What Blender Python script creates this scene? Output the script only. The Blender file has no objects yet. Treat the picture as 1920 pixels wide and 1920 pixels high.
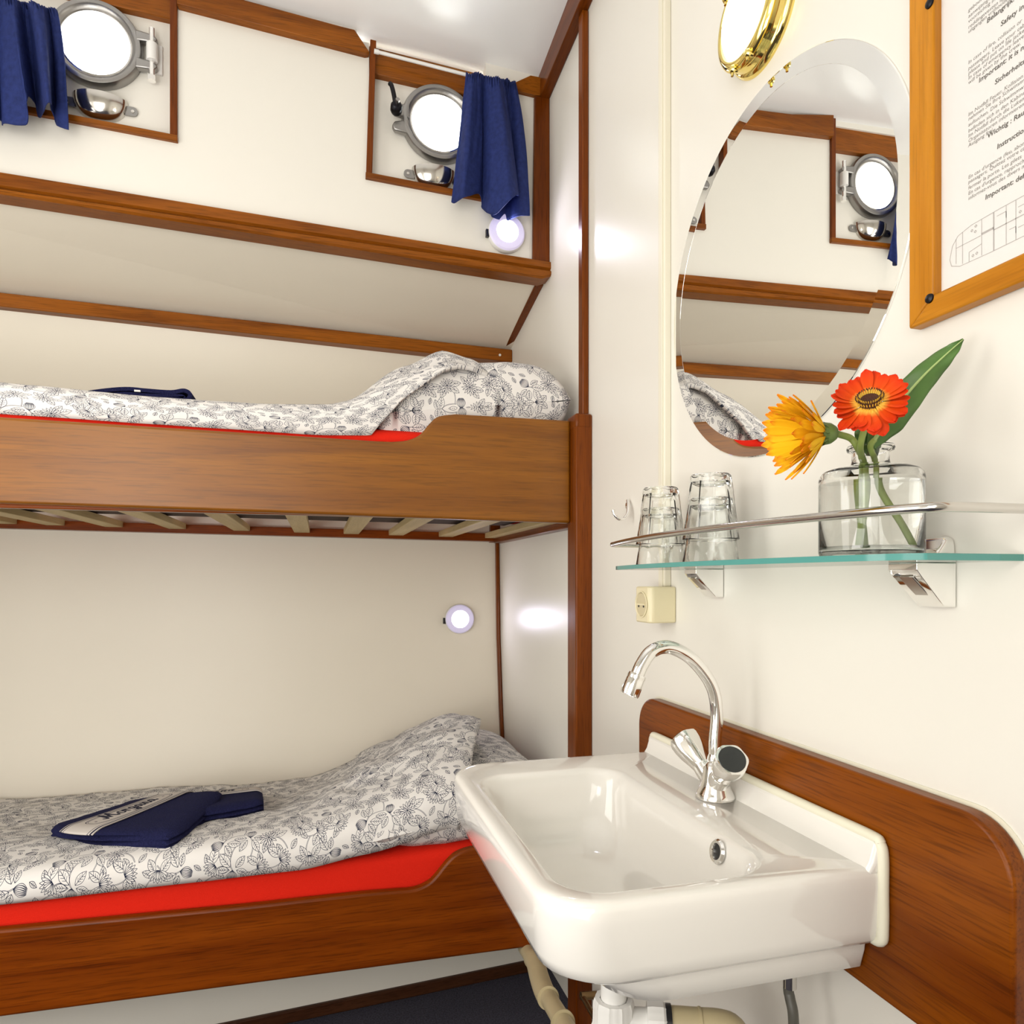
import bpy, bmesh, math, random
import numpy as np
from mathutils import Vector, Matrix, noise
random.seed(7)
PI = math.pi
C = bpy.context.scene.collection
SC = bpy.context.scene

# ------------------------------------------------------------------ camera, sky, lights, exposure
F, CX, CY, TH, EYE = 1304.07, 960.0, 1087.54, 0.2697, 1.05
cam = bpy.data.cameras.new('camera')
cam.sensor_width = 36.0
cam.lens = F / 1920 * 36
cam.shift_y = (CY - 960) / 1920
cam.clip_start = 0.02
camo = bpy.data.objects.new('camera', cam)
camo.location = (0, 0, EYE)
camo.rotation_euler = (PI / 2, 0, -TH)
C.objects.link(camo)
SC.camera = camo

w = bpy.data.worlds.new('sky')
SC.world = w
w.use_nodes = True
w.node_tree.nodes['Background'].inputs[0].default_value = (0.93, 0.97, 1.0, 1)
w.node_tree.nodes['Background'].inputs[1].default_value = 20.0

def area(name, loc, target, sx, sy, power, col):
    l = bpy.data.lights.new(name, 'AREA')
    l.shape = 'RECTANGLE'; l.size = sx; l.size_y = sy; l.energy = power; l.color = col
    o = bpy.data.objects.new(name, l)
    o.location = loc
    o.rotation_euler = (Vector(target) - Vector(loc)).to_track_quat('-Z', 'Y').to_euler()
    C.objects.link(o)
    return o

area('left_fill_light', (-1.38, 1.00, 1.20), (0.6, 1.40, 1.1), 0.95, 1.6, 18.5, (1.0, 0.975, 0.93))  # unseen fill added at the closed left wall to brighten surfaces facing it
area('near_fill_light', (-0.75, -0.66, 1.15), (-0.60, 1.0, 1.10), 1.3, 1.6, 18.0, (1.0, 0.975, 0.93))  # broad fill added behind the camera; the near wall has no opening
area('photographers_lamp', (-0.80, -0.15, 1.45), (0.10, 1.5, 1.15), 0.4, 0.5, 3.0, (1.0, 0.975, 0.93))
area('bounced_flash_light', (-0.80, 0.05, 0.80), (-0.30, 0.70, 2.6), 0.6, 0.6, 8.5, (1.0, 0.99, 0.975))
VS = SC.view_settings
VS.view_transform = 'Standard'; VS.look = 'None'; VS.gamma = 1.0; VS.use_curve_mapping = False
VS.exposure = 0.05

# ------------------------------------------------------------------ picture measurements -> places in the cabin
def ray(u, v):
    X = (u - CX) / F; Z = (CY - v) / F
    return (X * math.cos(TH) + math.sin(TH), -X * math.sin(TH) + math.cos(TH), Z)
def onX(u, v, x=0.6):
    d = ray(u, v); t = x / d[0]; return Vector((x, d[1] * t, EYE + d[2] * t))
def onY(u, v, y, k=0.0):
    d = ray(u, v); t = y / (d[1] - k * d[0]); return Vector((d[0] * t, d[1] * t, EYE + d[2] * t))
def onZ(u, v, z):
    d = ray(u, v); t = (z - EYE) / d[2]; return Vector((d[0] * t, d[1] * t, z))
def onD(u, v, D):
    d = ray(u, v); return Vector((d[0] * D, d[1] * D, EYE + d[2] * D))
HK = -0.014
def hully(x, y=1.806): return y + HK * x

# ------------------------------------------------------------------ materials
def nt(name):
    m = bpy.data.materials.new(name); m.use_nodes = True
    n = m.node_tree; return m, n, n.nodes['Principled BSDF']
def setp(b, **k):
    for a, v in k.items():
        b.inputs[a.replace('_', ' ')].default_value = v
def c4(c): return (c[0], c[1], c[2], 1)
def plain(name, col, rough=0.4, metal=0.0, bump=0.0, bscale=60, var=0.0, vscale=4.0, coat=0.0, spec=0.5):
    m, n, b = nt(name)
    setp(b, Roughness=rough, Metallic=metal, Specular_IOR_Level=spec)
    b.inputs['Base Color'].default_value = c4(col)
    b.inputs['Coat Weight'].default_value = coat
    tc = n.nodes.new('ShaderNodeTexCoord')
    if var:
        nz = n.nodes.new('ShaderNodeTexNoise'); nz.inputs['Scale'].default_value = vscale; nz.inputs['Detail'].default_value = 4
        n.links.new(tc.outputs['Object'], nz.inputs['Vector'])
        r = n.nodes.new('ShaderNodeValToRGB')
        r.color_ramp.elements[0].position = 0.3; r.color_ramp.elements[1].position = 0.7
        r.color_ramp.elements[0].color = c4([x * (1 - var) for x in col]); r.color_ramp.elements[1].color = c4(col)
        n.links.new(nz.outputs['Fac'], r.inputs[0]); n.links.new(r.outputs[0], b.inputs['Base Color'])
    if bump:
        nz = n.nodes.new('ShaderNodeTexNoise'); nz.inputs['Scale'].default_value = bscale; nz.inputs['Detail'].default_value = 5
        n.links.new(tc.outputs['Object'], nz.inputs['Vector'])
        bp = n.nodes.new('ShaderNodeBump'); bp.inputs['Strength'].default_value = bump; bp.inputs['Distance'].default_value = 0.004
        n.links.new(nz.outputs['Fac'], bp.inputs['Height']); n.links.new(bp.outputs[0], b.inputs['Normal'])
    return m
def wood(name, dark, light, axis='x', rough=0.3, coat=0.25, scale=1.0, pore=0.35, spec=0.14):
    m, n, b = nt(name)
    setp(b, Roughness=rough, Specular_IOR_Level=spec)
    b.inputs['Coat Weight'].default_value = coat * .3; b.inputs['Coat Roughness'].default_value = 0.18
    tc = n.nodes.new('ShaderNodeTexCoord'); mp = n.nodes.new('ShaderNodeMapping')
    s = [22.0 * scale] * 3; s['xyz'.index(axis)] = 1.3 * scale
    mp.inputs['Scale'].default_value = s
    n.links.new(tc.outputs['Object'], mp.inputs['Vector'])
    a = n.nodes.new('ShaderNodeTexNoise'); a.inputs['Scale'].default_value = 1.0; a.inputs['Detail'].default_value = 6; a.inputs['Distortion'].default_value = 0.8
    n.links.new(mp.outputs[0], a.inputs['Vector'])
    r = n.nodes.new('ShaderNodeValToRGB')
    r.color_ramp.elements[0].position = 0.3; r.color_ramp.elements[1].position = 0.72
    r.color_ramp.elements[0].color = c4(dark); r.color_ramp.elements[1].color = c4(light)
    n.links.new(a.outputs['Fac'], r.inputs[0])
    mp2 = n.nodes.new('ShaderNodeMapping'); s2 = [420.0] * 3; s2['xyz'.index(axis)] = 16.0
    mp2.inputs['Scale'].default_value = s2
    n.links.new(tc.outputs['Object'], mp2.inputs['Vector'])
    p = n.nodes.new('ShaderNodeTexNoise'); p.inputs['Scale'].default_value = 1.0; p.inputs['Detail'].default_value = 2
    n.links.new(mp2.outputs[0], p.inputs['Vector'])
    r2 = n.nodes.new('ShaderNodeValToRGB')
    r2.color_ramp.elements[0].position = 0.32; r2.color_ramp.elements[1].position = 0.5
    g = 1 - pore
    r2.color_ramp.elements[0].color = (g, g, g, 1); r2.color_ramp.elements[1].color = (1, 1, 1, 1)
    n.links.new(p.outputs['Fac'], r2.inputs[0])
    mx = n.nodes.new('ShaderNodeMix'); mx.data_type = 'RGBA'; mx.blend_type = 'MULTIPLY'; mx.inputs[0].default_value = 1.0
    n.links.new(r.outputs[0], mx.inputs[6]); n.links.new(r2.outputs[0], mx.inputs[7])
    n.links.new(mx.outputs[2], b.inputs['Base Color'])
    bp = n.nodes.new('ShaderNodeBump'); bp.inputs['Strength'].default_value = 0.12; bp.inputs['Distance'].default_value = 0.001
    n.links.new(p.outputs['Fac'], bp.inputs['Height']); n.links.new(bp.outputs[0], b.inputs['Normal'])
    return m
def glass(name, col=(1, 1, 1), ior=1.45, rough=0.0):
    m, n, b = nt(name)
    b.inputs['Base Color'].default_value = c4(col)
    setp(b, Roughness=rough, IOR=ior, Transmission_Weight=1.0)
    return m
def thin_glass(name, col=(0.95, 0.98, 0.98)):
    m, n, b = nt(name)
    n.nodes.remove(b)
    t = n.nodes.new('ShaderNodeBsdfTransparent'); t.inputs[0].default_value = c4(col)
    g = n.nodes.new('ShaderNodeBsdfGlossy'); g.inputs['Roughness'].default_value = 0.02
    lw = n.nodes.new('ShaderNodeLayerWeight'); lw.inputs[0].default_value = 0.5
    pw = n.nodes.new('ShaderNodeMath'); pw.operation = 'POWER'; pw.inputs[1].default_value = 5.0
    f = n.nodes.new('ShaderNodeMath'); f.operation = 'MULTIPLY_ADD'; f.inputs[1].default_value = 0.9; f.inputs[2].default_value = 0.03
    n.links.new(lw.outputs['Facing'], pw.inputs[0]); n.links.new(pw.outputs[0], f.inputs[0])
    mx = n.nodes.new('ShaderNodeMixShader')
    n.links.new(f.outputs[0], mx.inputs[0]); n.links.new(t.outputs[0], mx.inputs[1]); n.links.new(g.outputs[0], mx.inputs[2])
    n.links.new(mx.outputs[0], n.nodes['Material Output'].inputs[0])
    return m
def emit(name, col, strength, base=(0.8, 0.8, 0.8)):
    m, n, b = nt(name)
    b.inputs['Base Color'].default_value = c4(base)
    b.inputs['Emission Color'].default_value = c4(col); b.inputs['Emission Strength'].default_value = strength
    b.inputs['Roughness'].default_value = 0.3
    return m

M = {}
M['panel'] = plain('cream_laminate', (0.805, 0.776, 0.705), 0.34, var=0.035, vscale=2.0, spec=0.45)
M['cream'] = plain('cream_board', (0.835, 0.775, 0.655), 0.34, var=0.035, vscale=2.0, spec=0.4)
M['ceiling'] = plain('white_ceiling_paint', (0.90, 0.898, 0.89), 0.20, var=0.03, vscale=1.5)
M['wood_x'] = wood('mahogany_along', (0.16, 0.042, 0.003), (0.33, 0.1, 0.008), 'x')
M['wood_y'] = wood('mahogany_deep', (0.1, 0.021, 0.0015), (0.21, 0.05, 0.004), 'y')
M['wood_z'] = wood('mahogany_upright', (0.11, 0.022, 0.001), (0.22, 0.052, 0.003), 'z')
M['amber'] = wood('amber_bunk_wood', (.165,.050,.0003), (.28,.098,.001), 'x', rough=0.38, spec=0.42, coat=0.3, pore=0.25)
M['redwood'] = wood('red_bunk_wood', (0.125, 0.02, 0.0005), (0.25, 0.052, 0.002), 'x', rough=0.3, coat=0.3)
M['splash'] = wood('splashback_wood', (0.12, 0.023, 0.0004), (0.24, 0.06, 0.001), 'y', rough=0.3, coat=0.3)
M['honey_z'] = wood('honey_frame_upright', (0.42, 0.15, 0.006), (0.6, 0.25, 0.02), 'z', rough=0.3, scale=1.4, pore=0.15)
M['honey_y'] = wood('honey_frame_along', (0.42, 0.15, 0.006), (0.6, 0.25, 0.02), 'y', rough=0.3, scale=1.4, pore=0.15)
M['slat'] = wood('pine_slat', (0.45, 0.33, 0.16), (0.62, 0.49, 0.27), 'y', rough=0.55, coat=0.0, pore=0.12)
M['darkwood'] = wood('dark_skirting_wood', (0.035, 0.012, 0.006), (0.075, 0.028, 0.012), 'x')
M['chrome'] = plain('polished_chrome', (0.88, 0.87, 0.85), 0.05, 1.0)
M['steel'] = plain('stainless_steel', (0.62, 0.60, 0.57), 0.16, 1.0)
M['alu'] = plain('cast_aluminium', (0.33, 0.32, 0.31), 0.33, 1.0, bump=0.15, bscale=90)
M['brass'] = plain('polished_brass', (0.88, 0.70, 0.22), 0.09, 1.0)
M['darkmetal'] = plain('dark_metal', (0.03, 0.03, 0.035), 0.35, 1.0)
M['black'] = plain('black_plastic', (0.012, 0.012, 0.014), 0.3)
M['greycap'] = plain('dark_grey_cap', (0.03, 0.032, 0.032), 0.3)
M['whiteplastic'] = plain('white_plastic', (0.80, 0.79, 0.76), 0.35)
M['creamplastic'] = plain('cream_plastic', (0.76, 0.68, 0.45), 0.38)
M['beigepipe'] = plain('beige_pipe_plastic', (0.56, 0.47, 0.28), 0.4, var=0.15, vscale=14)
M['copper'] = plain('aged_copper', (0.30, 0.19, 0.09), 0.4, 1.0)
M['rubber'] = plain('grey_hose', (0.09, 0.085, 0.07), 0.4)
M['ceramic'] = plain('glazed_ceramic', (0.83, 0.805, 0.755), 0.09, coat=0.5)
M['caulk'] = plain('cream_sealant', (0.80, 0.77, 0.62), 0.5)
M['carpet'] = plain('navy_carpet', (0.095, 0.090, 0.122), 0.95, bump=1.0, bscale=420, var=0.55, vscale=260, spec=0.1)
M['red'] = plain('red_fitted_sheet', (0.72, 0.018, 0.006), 0.85, bump=0.25, bscale=500, spec=0.15)
M['ticking'] = plain('dark_ticking', (0.045, 0.022, 0.014), 0.9)
M['navy'] = plain('navy_curtain', (0.020, 0.034, 0.155), 0.75, bump=0.2, bscale=700, var=0.35, vscale=95, spec=0.2)
M['terry'] = plain('navy_terry', (0.022, 0.024, 0.088), 0.95, bump=1.0, bscale=520, var=0.4, vscale=320, spec=0.1)
M['mirror'] = plain('silvered_mirror', (0.93, 0.935, 0.92), 0.0, 1.0)
M['glassedge'] = plain('teal_glass_edge', (0.085, 0.30, 0.27), 0.12)
M['glass'] = glass('clear_glass', (0.985, 0.995, 0.985))
M['vaseglass'] = glass('vase_glass', (0.99, 1.0, 0.993), 1.46)
M['water'] = glass('water', (0.99, 1.0, 0.99), 1.33)
M['shelfglass'] = thin_glass('shelf_glass', (0.90, 0.965, 0.94))
M['windowglass'] = thin_glass('porthole_glass', (0.98, 0.99, 1.0))
M['coverglass'] = thin_glass('notice_cover', (0.985, 0.985, 0.985))
M['paper'] = plain('white_paper', (0.82, 0.80, 0.77), 0.6)
M['ink'] = plain('grey_ink', (0.20, 0.18, 0.16), 0.6)
M['inkbold'] = plain('dark_ink', (0.09, 0.075, 0.06), 0.6)
M['inkfaint'] = plain('faint_ink', (0.45, 0.42, 0.40), 0.6)
M['lampglass'] = emit('lamp_glass', (1.0, 0.90, 0.66), 3.2)
M['ledcore'] = emit('reading_light_core', (0.88, 0.86, 1.0), 7.0)
M['ledlens'] = emit('reading_light_lens', (0.70, 0.64, 0.95), 0.22, (0.66, 0.62, 0.80))
M['stem'] = plain('flower_stem', (0.32, 0.42, 0.10), 0.5, var=0.2, vscale=60)
M['leaf'] = plain('leaf_green', (0.085, 0.19, 0.035), 0.42, var=0.3, vscale=50)
M['leafrib'] = plain('leaf_rib', (0.38, 0.50, 0.18), 0.45)
M['sepal'] = plain('sepal_green', (0.16, 0.25, 0.06), 0.5, var=0.3, vscale=90)
M['eye'] = plain('flower_eye', (0.10, 0.028, 0.010), 0.8, bump=1.0, bscale=900)
M['stamen'] = plain('yellow_stamens', (0.75, 0.50, 0.06), 0.7)
M['stamendark'] = plain('dark_stamens', (0.06, 0.025, 0.01), 0.7)

def petal_mat(name, stops):
    m, n, b = nt(name)
    uv = n.nodes.new('ShaderNodeUVMap'); sp = n.nodes.new('ShaderNodeSeparateXYZ')
    n.links.new(uv.outputs[0], sp.inputs[0])
    r = n.nodes.new('ShaderNodeValToRGB')
    while len(r.color_ramp.elements) < len(stops): r.color_ramp.elements.new(0.5)
    for e, (p, c) in zip(r.color_ramp.elements, stops): e.position = p; e.color = c4(c)
    n.links.new(sp.outputs[1], r.inputs[0]); n.links.new(r.outputs[0], b.inputs['Base Color'])
    setp(b, Roughness=0.6, Specular_IOR_Level=0.15)
    return m
M['redpetal'] = petal_mat('red_petal', [(0.0, (0.85, 0.55, 0.08)), (0.22, (0.88, 0.50, 0.07)), (0.42, (0.74, 0.075, 0.005)), (1.0, (0.62, 0.028, 0.003))])
M['yellowpetal'] = petal_mat('yellow_petal', [(0.0, (0.86, 0.40, 0.01)), (0.35, (0.92, 0.54, 0.012)), (0.85, (0.92, 0.50, 0.012)), (1.0, (0.84, 0.22, 0.012))])

# ------------------------------------------------------------------ drawn patterns (rasterised here, no files)
class Canvas:
    def __init__(s, w, h, wrap=False):
        s.w, s.h, s.wrap = w, h, wrap
        s.a = np.zeros((h, w), np.float32)               # 0 = cloth, 1 = ink
    def _box(s, P, pad):
        x0, y0 = np.floor(P.min(0) - pad).astype(int); x1, y1 = np.ceil(P.max(0) + pad).astype(int)
        if not s.wrap:
            x0, y0 = max(x0, 0), max(y0, 0); x1, y1 = min(x1, s.w - 1), min(y1, s.h - 1)
            if x1 <= x0 or y1 <= y0: return None
        xs = np.arange(x0, x1 + 1); ys = np.arange(y0, y1 + 1)
        return xs, ys, np.meshgrid(xs + 0.5, ys + 0.5)
    def fill(s, P, val=0.0):
        P = np.asarray(P, float); bx = s._box(P, 1)
        if bx is None: return
        xs, ys, (X, Y) = bx
        ins = np.zeros(X.shape, bool); Q = np.roll(P, -1, 0)
        for (ax, ay), (bx_, by) in zip(P, Q):
            if ay == by: continue
            cond = (ay > Y) != (by > Y)
            ins ^= cond & (X < (bx_ - ax) * (Y - ay) / (by - ay) + ax)
        ix = np.ix_(ys % s.h, xs % s.w) if s.wrap else np.ix_(ys, xs)
        sub = s.a[ix]; sub[ins] = val; s.a[ix] = sub
    def stroke(s, P, wd, val=1.0):
        P = np.asarray(P, float)
        wd = np.full(len(P), wd, float) if np.isscalar(wd) else np.asarray(wd, float)
        bx = s._box(P, wd.max() + 2)
        if bx is None: return
        xs, ys, (X, Y) = bx
        cov = np.zeros(X.shape)
        for i in range(len(P) - 1):
            a, b = P[i], P[i + 1]; d = b - a; L = d @ d
            if L < 1e-9: continue
            t = np.clip(((X - a[0]) * d[0] + (Y - a[1]) * d[1]) / L, 0, 1)
            dist = np.hypot(X - a[0] - t * d[0], Y - a[1] - t * d[1])
            ww = wd[i] * (1 - t) + wd[i + 1] * t
            cov = np.maximum(cov, np.clip(ww * 0.5 - dist + 0.5, 0, 1))
        ix = np.ix_(ys % s.h, xs % s.w) if s.wrap else np.ix_(ys, xs)
        sub = s.a[ix]; s.a[ix] = sub * (1 - cov) + val * cov
    def image(s, name, cloth, ink):
        im = bpy.data.images.new(name, s.w, s.h, float_buffer=False)
        px = np.ones((s.h, s.w, 4), np.float32)
        for k in range(3): px[..., k] = cloth[k] * (1 - s.a) + ink[k] * s.a
        im.pixels.foreach_set(px.ravel()); im.update(); im.pack()
        return im
def bez(a, b, c, n=10):
    t = np.linspace(0, 1, n)[:, None]; a, b, c = map(np.array, (a, b, c))
    return (1 - t) ** 2 * a + 2 * t * (1 - t) * b + t * t * c
def catmull(P, n=8):
    P = [np.array(p, float) for p in P]; P = [2 * P[0] - P[1]] + P + [2 * P[-1] - P[-2]]
    out = []
    for i in range(1, len(P) - 2):
        for k in range(n):
            t = k / n
            out.append(0.5 * (2 * P[i] + (P[i + 1] - P[i - 1]) * t + (2 * P[i - 1] - 5 * P[i] + 4 * P[i + 1] - P[i + 2]) * t * t + (3 * P[i] - P[i - 1] - 3 * P[i + 1] + P[i + 2]) * t ** 3))
    out.append(P[-2]); return np.array(out)

def floral():
    S = 1400; cv = Canvas(S, S, True); rg = random.Random(3); LW = 3.7
    def petal(o, ang, L, wd, tip=0.62):
        o = np.array(o); d = np.array([math.cos(ang), math.sin(ang)]); nrm = np.array([-d[1], d[0]])
        q = o + d * L
        l = bez(o, o + d * L * tip + nrm * wd, q, 10); r = bez(o, o + d * L * tip - nrm * wd, q, 10)
        P = np.vstack([l, r[::-1]]); cv.fill(P); cv.stroke(np.vstack([P, P[:1]]), LW)
    def lotus(o, ang, R):
        ring = []
        for k in range(9): ring.append((ang + (k - 4) * 0.31, R * (0.86 - 0.03 * abs(k - 4)), R * 0.20))
        ring.sort(key=lambda p: -abs(p[0] - ang))
        for a, L, wd in ring: petal(o, a, L, wd)
        for k in (-3, 3, -2, 2, -1, 1, 0): petal(o, ang + k * 0.27, R * (0.62 - 0.02 * abs(k)), R * 0.15)
    def star(o, R):
        n = 15; p0 = rg.random() * 6
        for k in range(n): petal(o, p0 + k * 2 * PI / n + rg.uniform(-.08, .08), R * rg.uniform(.82, 1.0), R * 0.19)
        for k in range(9): petal(o, p0 + k * 2 * PI / 9 + .2, R * 0.5, R * 0.13)
    def bud(o, ang, R):
        for s_ in (-1, 1, -.66, .66, -.33, .33, 0):
            o2 = np.array(o); d = np.array([math.cos(ang), math.sin(ang)]); nrm = np.array([-d[1], d[0]])
            q = o2 + d * R * 1.15 + nrm * s_ * R * 0.22
            l = bez(o2, o2 + d * R * .55 + nrm * (s_ * R * .72 + R * .13), q); r = bez(o2, o2 + d * R * .55 + nrm * (s_ * R * .72 - R * .13), q)
            P = np.vstack([l, r[::-1]]); cv.fill(P); cv.stroke(np.vstack([P, P[:1]]), LW)
    def leaf(o, ang, L):
        petal(o, ang, L, L * 0.52, 0.45)
        o = np.array(o); d = np.array([math.cos(ang), math.sin(ang)]); nrm = np.array([-d[1], d[0]])
        cv.stroke(np.array([o, o + d * L * .92]), LW)
        for k in (.25, .42, .6):
            for s_ in (-1, 1): cv.stroke(np.array([o + d * L * k, o + d * L * (k + .16) + nrm * s_ * L * .15]), LW * .8)
    G = 6; cell = S / G; spots = []
    for i in range(G):
        for j in range(G):
            spots.append(((i + .5 + (.5 if j % 2 else 0) + rg.uniform(-.16, .16)) * cell, (j + .5 + rg.uniform(-.16, .16)) * cell))
    kinds = [k % 4 for k in range(len(spots))]; rg.shuffle(kinds)
    angs = [rg.uniform(0, 2 * PI) for _ in spots]
    for (x, y), a in zip(spots, angs):
        b = a + PI; e = np.array([x + math.cos(b) * cell * .9, y + math.sin(b) * cell * .9])
        mid = np.array([x + math.cos(b + .7) * cell * .5, y + math.sin(b + .7) * cell * .5])
        P = bez((x, y), mid, e, 14); cv.stroke(P, LW * 2.6); cv.stroke(P, LW * 1.1, 0.0)
    for (x, y), a in zip(spots, angs):
        for da, q in ((PI - .75, .62), (PI + .75, .62), (PI + 1.5, .5), (PI - 1.5, .5)):
            leaf((x + math.cos(a + da) * cell * .16, y + math.sin(a + da) * cell * .16), a + da + rg.uniform(-.25, .25), cell * q * rg.uniform(.8, 1.05))
    for (x, y), a, k in zip(spots, angs, kinds):
        if k == 0: star((x, y), cell * .42)
        elif k == 1: bud((x, y), a, cell * .42)
        else: lotus((x - math.cos(a) * cell * .2, y - math.sin(a) * cell * .2), a, cell * .56)
    for _ in range(900):
        x, y = rg.uniform(0, S), rg.uniform(0, S); r = int(cell * rg.choice((.15, .2, .27)))
        iy = np.arange(int(y) - r, int(y) + r) % S; ix = np.arange(int(x) - r, int(x) + r) % S
        if cv.a[np.ix_(iy, ix)].max() > .2: continue
        a = rg.uniform(0, 2 * PI)
        if r > cell * .25: lotus((x - math.cos(a) * r * .5, y - math.sin(a) * r * .5), a, r * 1.35)
        else: leaf((x - math.cos(a) * r, y - math.sin(a) * r), a, r * 2.1)
    return cv.image('lotus_line_print', (0.89, 0.875, 0.86), (0.115, 0.135, 0.22))
def image_mat(name, im, rough=0.85, bump=0.15, uvs=1.0):
    m, n, b = nt(name)
    uv = n.nodes.new('ShaderNodeUVMap'); t = n.nodes.new('ShaderNodeTexImage'); t.image = im
    n.links.new(uv.outputs[0], t.inputs[0]); n.links.new(t.outputs[0], b.inputs['Base Color'])
    setp(b, Roughness=rough, Specular_IOR_Level=0.15)
    tc = n.nodes.new('ShaderNodeTexCoord'); nz = n.nodes.new('ShaderNodeTexNoise'); nz.inputs['Scale'].default_value = 30
    n.links.new(tc.outputs['Object'], nz.inputs['Vector'])
    bp = n.nodes.new('ShaderNodeBump'); bp.inputs['Strength'].default_value = bump; bp.inputs['Distance'].default_value = 0.006
    n.links.new(nz.outputs['Fac'], bp.inputs['Height']); n.links.new(bp.outputs[0], b.inputs['Normal'])
    return m
M['floral'] = image_mat('lotus_print_cotton', floral())

def band_image():
    W, Hh = 1500, 300; cv = Canvas(W, Hh)
    for y in (16, Hh - 16): cv.stroke([(0, y), (W, y)], 13)
    for y in (40, Hh - 40): cv.stroke([(0, y), (W, y)], 5)
    def lens(hx, hy, wd):
        P = []
        for k in range(81):
            t = k / 80 * 2 * PI
            P.append((W / 2 + hx * math.copysign(abs(math.cos(t)) ** .75, math.cos(t)), Hh / 2 + hy * math.copysign(abs(math.sin(t)) ** .55, math.sin(t))))
        cv.stroke(np.array(P), wd)
    lens(560, 98, 8); lens(540, 84, 4)
    for x in (W / 2 - 480, W / 2 + 480): cv.fill([(x - 14, 150), (x, 164), (x + 14, 150), (x, 136)], 1.0)
    pen = 2.3
    def glyph(strokes, x, y, sc, thick):
        for st in strokes:
            P = catmull(st, 8)
            P = np.array([(x + (p[0] + p[1] * .32) * sc, y + p[1] * sc) for p in P])
            d = np.gradient(P, axis=0); an = np.arctan2(d[:, 1], d[:, 0])
            cv.stroke(P, thick * (0.32 + 0.75 * np.abs(np.sin(an - pen * 0 - .25)) ** 1.3))
    L = {
     'M': ([[(-.25, .12), (-.1, 0), (.02, .2), (.12, .95)], [(.12, .95), (.3, .1)], [(.3, .1), (.72, .98)], [(.72, .98), (.72, .3), (.86, 0), (1.0, .16)]], 1.08),
     'o': ([[(.28, .52), (.05, .38), (.06, .08), (.26, 0), (.44, .16), (.42, .42), (.24, .52), (.5, .46)]], .56),
     'r': ([[(.0, .4), (.1, .52), (.1, .3), (.06, 0)], [(.1, .34), (.24, .52), (.36, .46)]], .44),
     'g': ([[(.38, .44), (.18, .53), (.04, .3), (.14, .06), (.32, .2), (.42, .5)], [(.42, .5), (.36, .0), (.2, -.38), (.0, -.28), (.2, -.08), (.52, .1)]], .56),
     'a': ([[(.38, .42), (.2, .53), (.04, .3), (.12, .03), (.3, .14), (.42, .5)], [(.42, .5), (.36, .12), (.46, 0), (.58, .12)]], .6),
     'n': ([[(.0, .4), (.1, .52), (.1, .3), (.06, 0)], [(.08, .24), (.24, .5), (.38, .46), (.34, .12), (.44, 0), (.56, .12)]], .6),
     '1': ([[(.06, .72), (.22, .95), (.2, .5), (.2, 0)], [(.08, 0), (.34, 0)]], .5),
     '9': ([[(.42, .72), (.26, .95), (.08, .7), (.24, .48), (.42, .7), (.36, .3), (.12, 0)]], .56),
     '2': ([[(.06, .7), (.22, .95), (.42, .75), (.3, .4), (.04, .02)], [(.04, .02), (.45, .02)]], .56),
     '4': ([[(.32, .95), (.02, .3)], [(.02, .3), (.48, .3)], [(.36, .6), (.34, 0)]], .56)}
    x = W / 2 - 345
    for ch in 'Morgana':
        g, adv = L[ch]; glyph(g, x, 128, 150, 34); x += adv * 163
    x = W / 2 - 70
    for ch in '1924':
        g, adv = L[ch]; glyph(g, x, 72, 40, 10); x += adv * 48
    return cv.image('woven_towel_band', (0.80, 0.77, 0.74), (0.10, 0.105, 0.20))
M['band'] = image_mat('woven_band', band_image(), 0.8, 0.05)

# ------------------------------------------------------------------ mesh helpers
def finish(bm):
    bmesh.ops.remove_doubles(bm, verts=bm.verts, dist=1e-6)
    bmesh.ops.recalc_face_normals(bm, faces=bm.faces)
def obj(name, bm, mat, parent=None, smooth=40, bevel=0, seg=2, label=None, recalc=True):
    if recalc: finish(bm)
    me = bpy.data.meshes.new(name); bm.to_mesh(me); bm.free()
    if smooth:
        me.shade_smooth(); me.set_sharp_from_angle(angle=math.radians(smooth))
    me.materials.append(M[mat] if isinstance(mat, str) else mat)
    o = bpy.data.objects.new(name, me); C.objects.link(o)
    if parent is not None:
        o.parent = parent
        o.location = -Vector(parent.location) if parent.type == 'EMPTY' else (0, 0, 0)
    if bevel:
        b = o.modifiers.new('bevel', 'BEVEL'); b.width = bevel; b.segments = seg; b.limit_method = 'ANGLE'; b.angle_limit = math.radians(35)
    if label: o['label'] = label
    return o
def thing(name, label, cat, loc, group=None):
    o = bpy.data.objects.new(name, None); C.objects.link(o); o.location = loc; o.empty_display_size = 0.05
    o['label'] = label; o['category'] = cat
    if group: o['group'] = group
    return o
def tag(o, label, cat, group=None):
    o['label'] = label; o['category'] = cat
    if group: o['group'] = group
    return o
def struct(name, bm, mat, parent=None, **k):
    o = obj(name, bm, mat, parent, **k)
    if parent is None: o['kind'] = 'structure'
    return o
def nb(): return bmesh.new()
def hexa(bm, P):                                         # 8 corners: bottom ring then top ring
    v = [bm.verts.new(p) for p in P]
    for f in ((0, 3, 2, 1), (4, 5, 6, 7), (0, 1, 5, 4), (1, 2, 6, 5), (2, 3, 7, 6), (3, 0, 4, 7)): bm.faces.new([v[i] for i in f])
    return bm
def box(bm, x0, x1, y0, y1, z0, z1):
    return hexa(bm, [(x0, y0, z0), (x1, y0, z0), (x1, y1, z0), (x0, y1, z0), (x0, y0, z1), (x1, y0, z1), (x1, y1, z1), (x0, y1, z1)])
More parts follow.
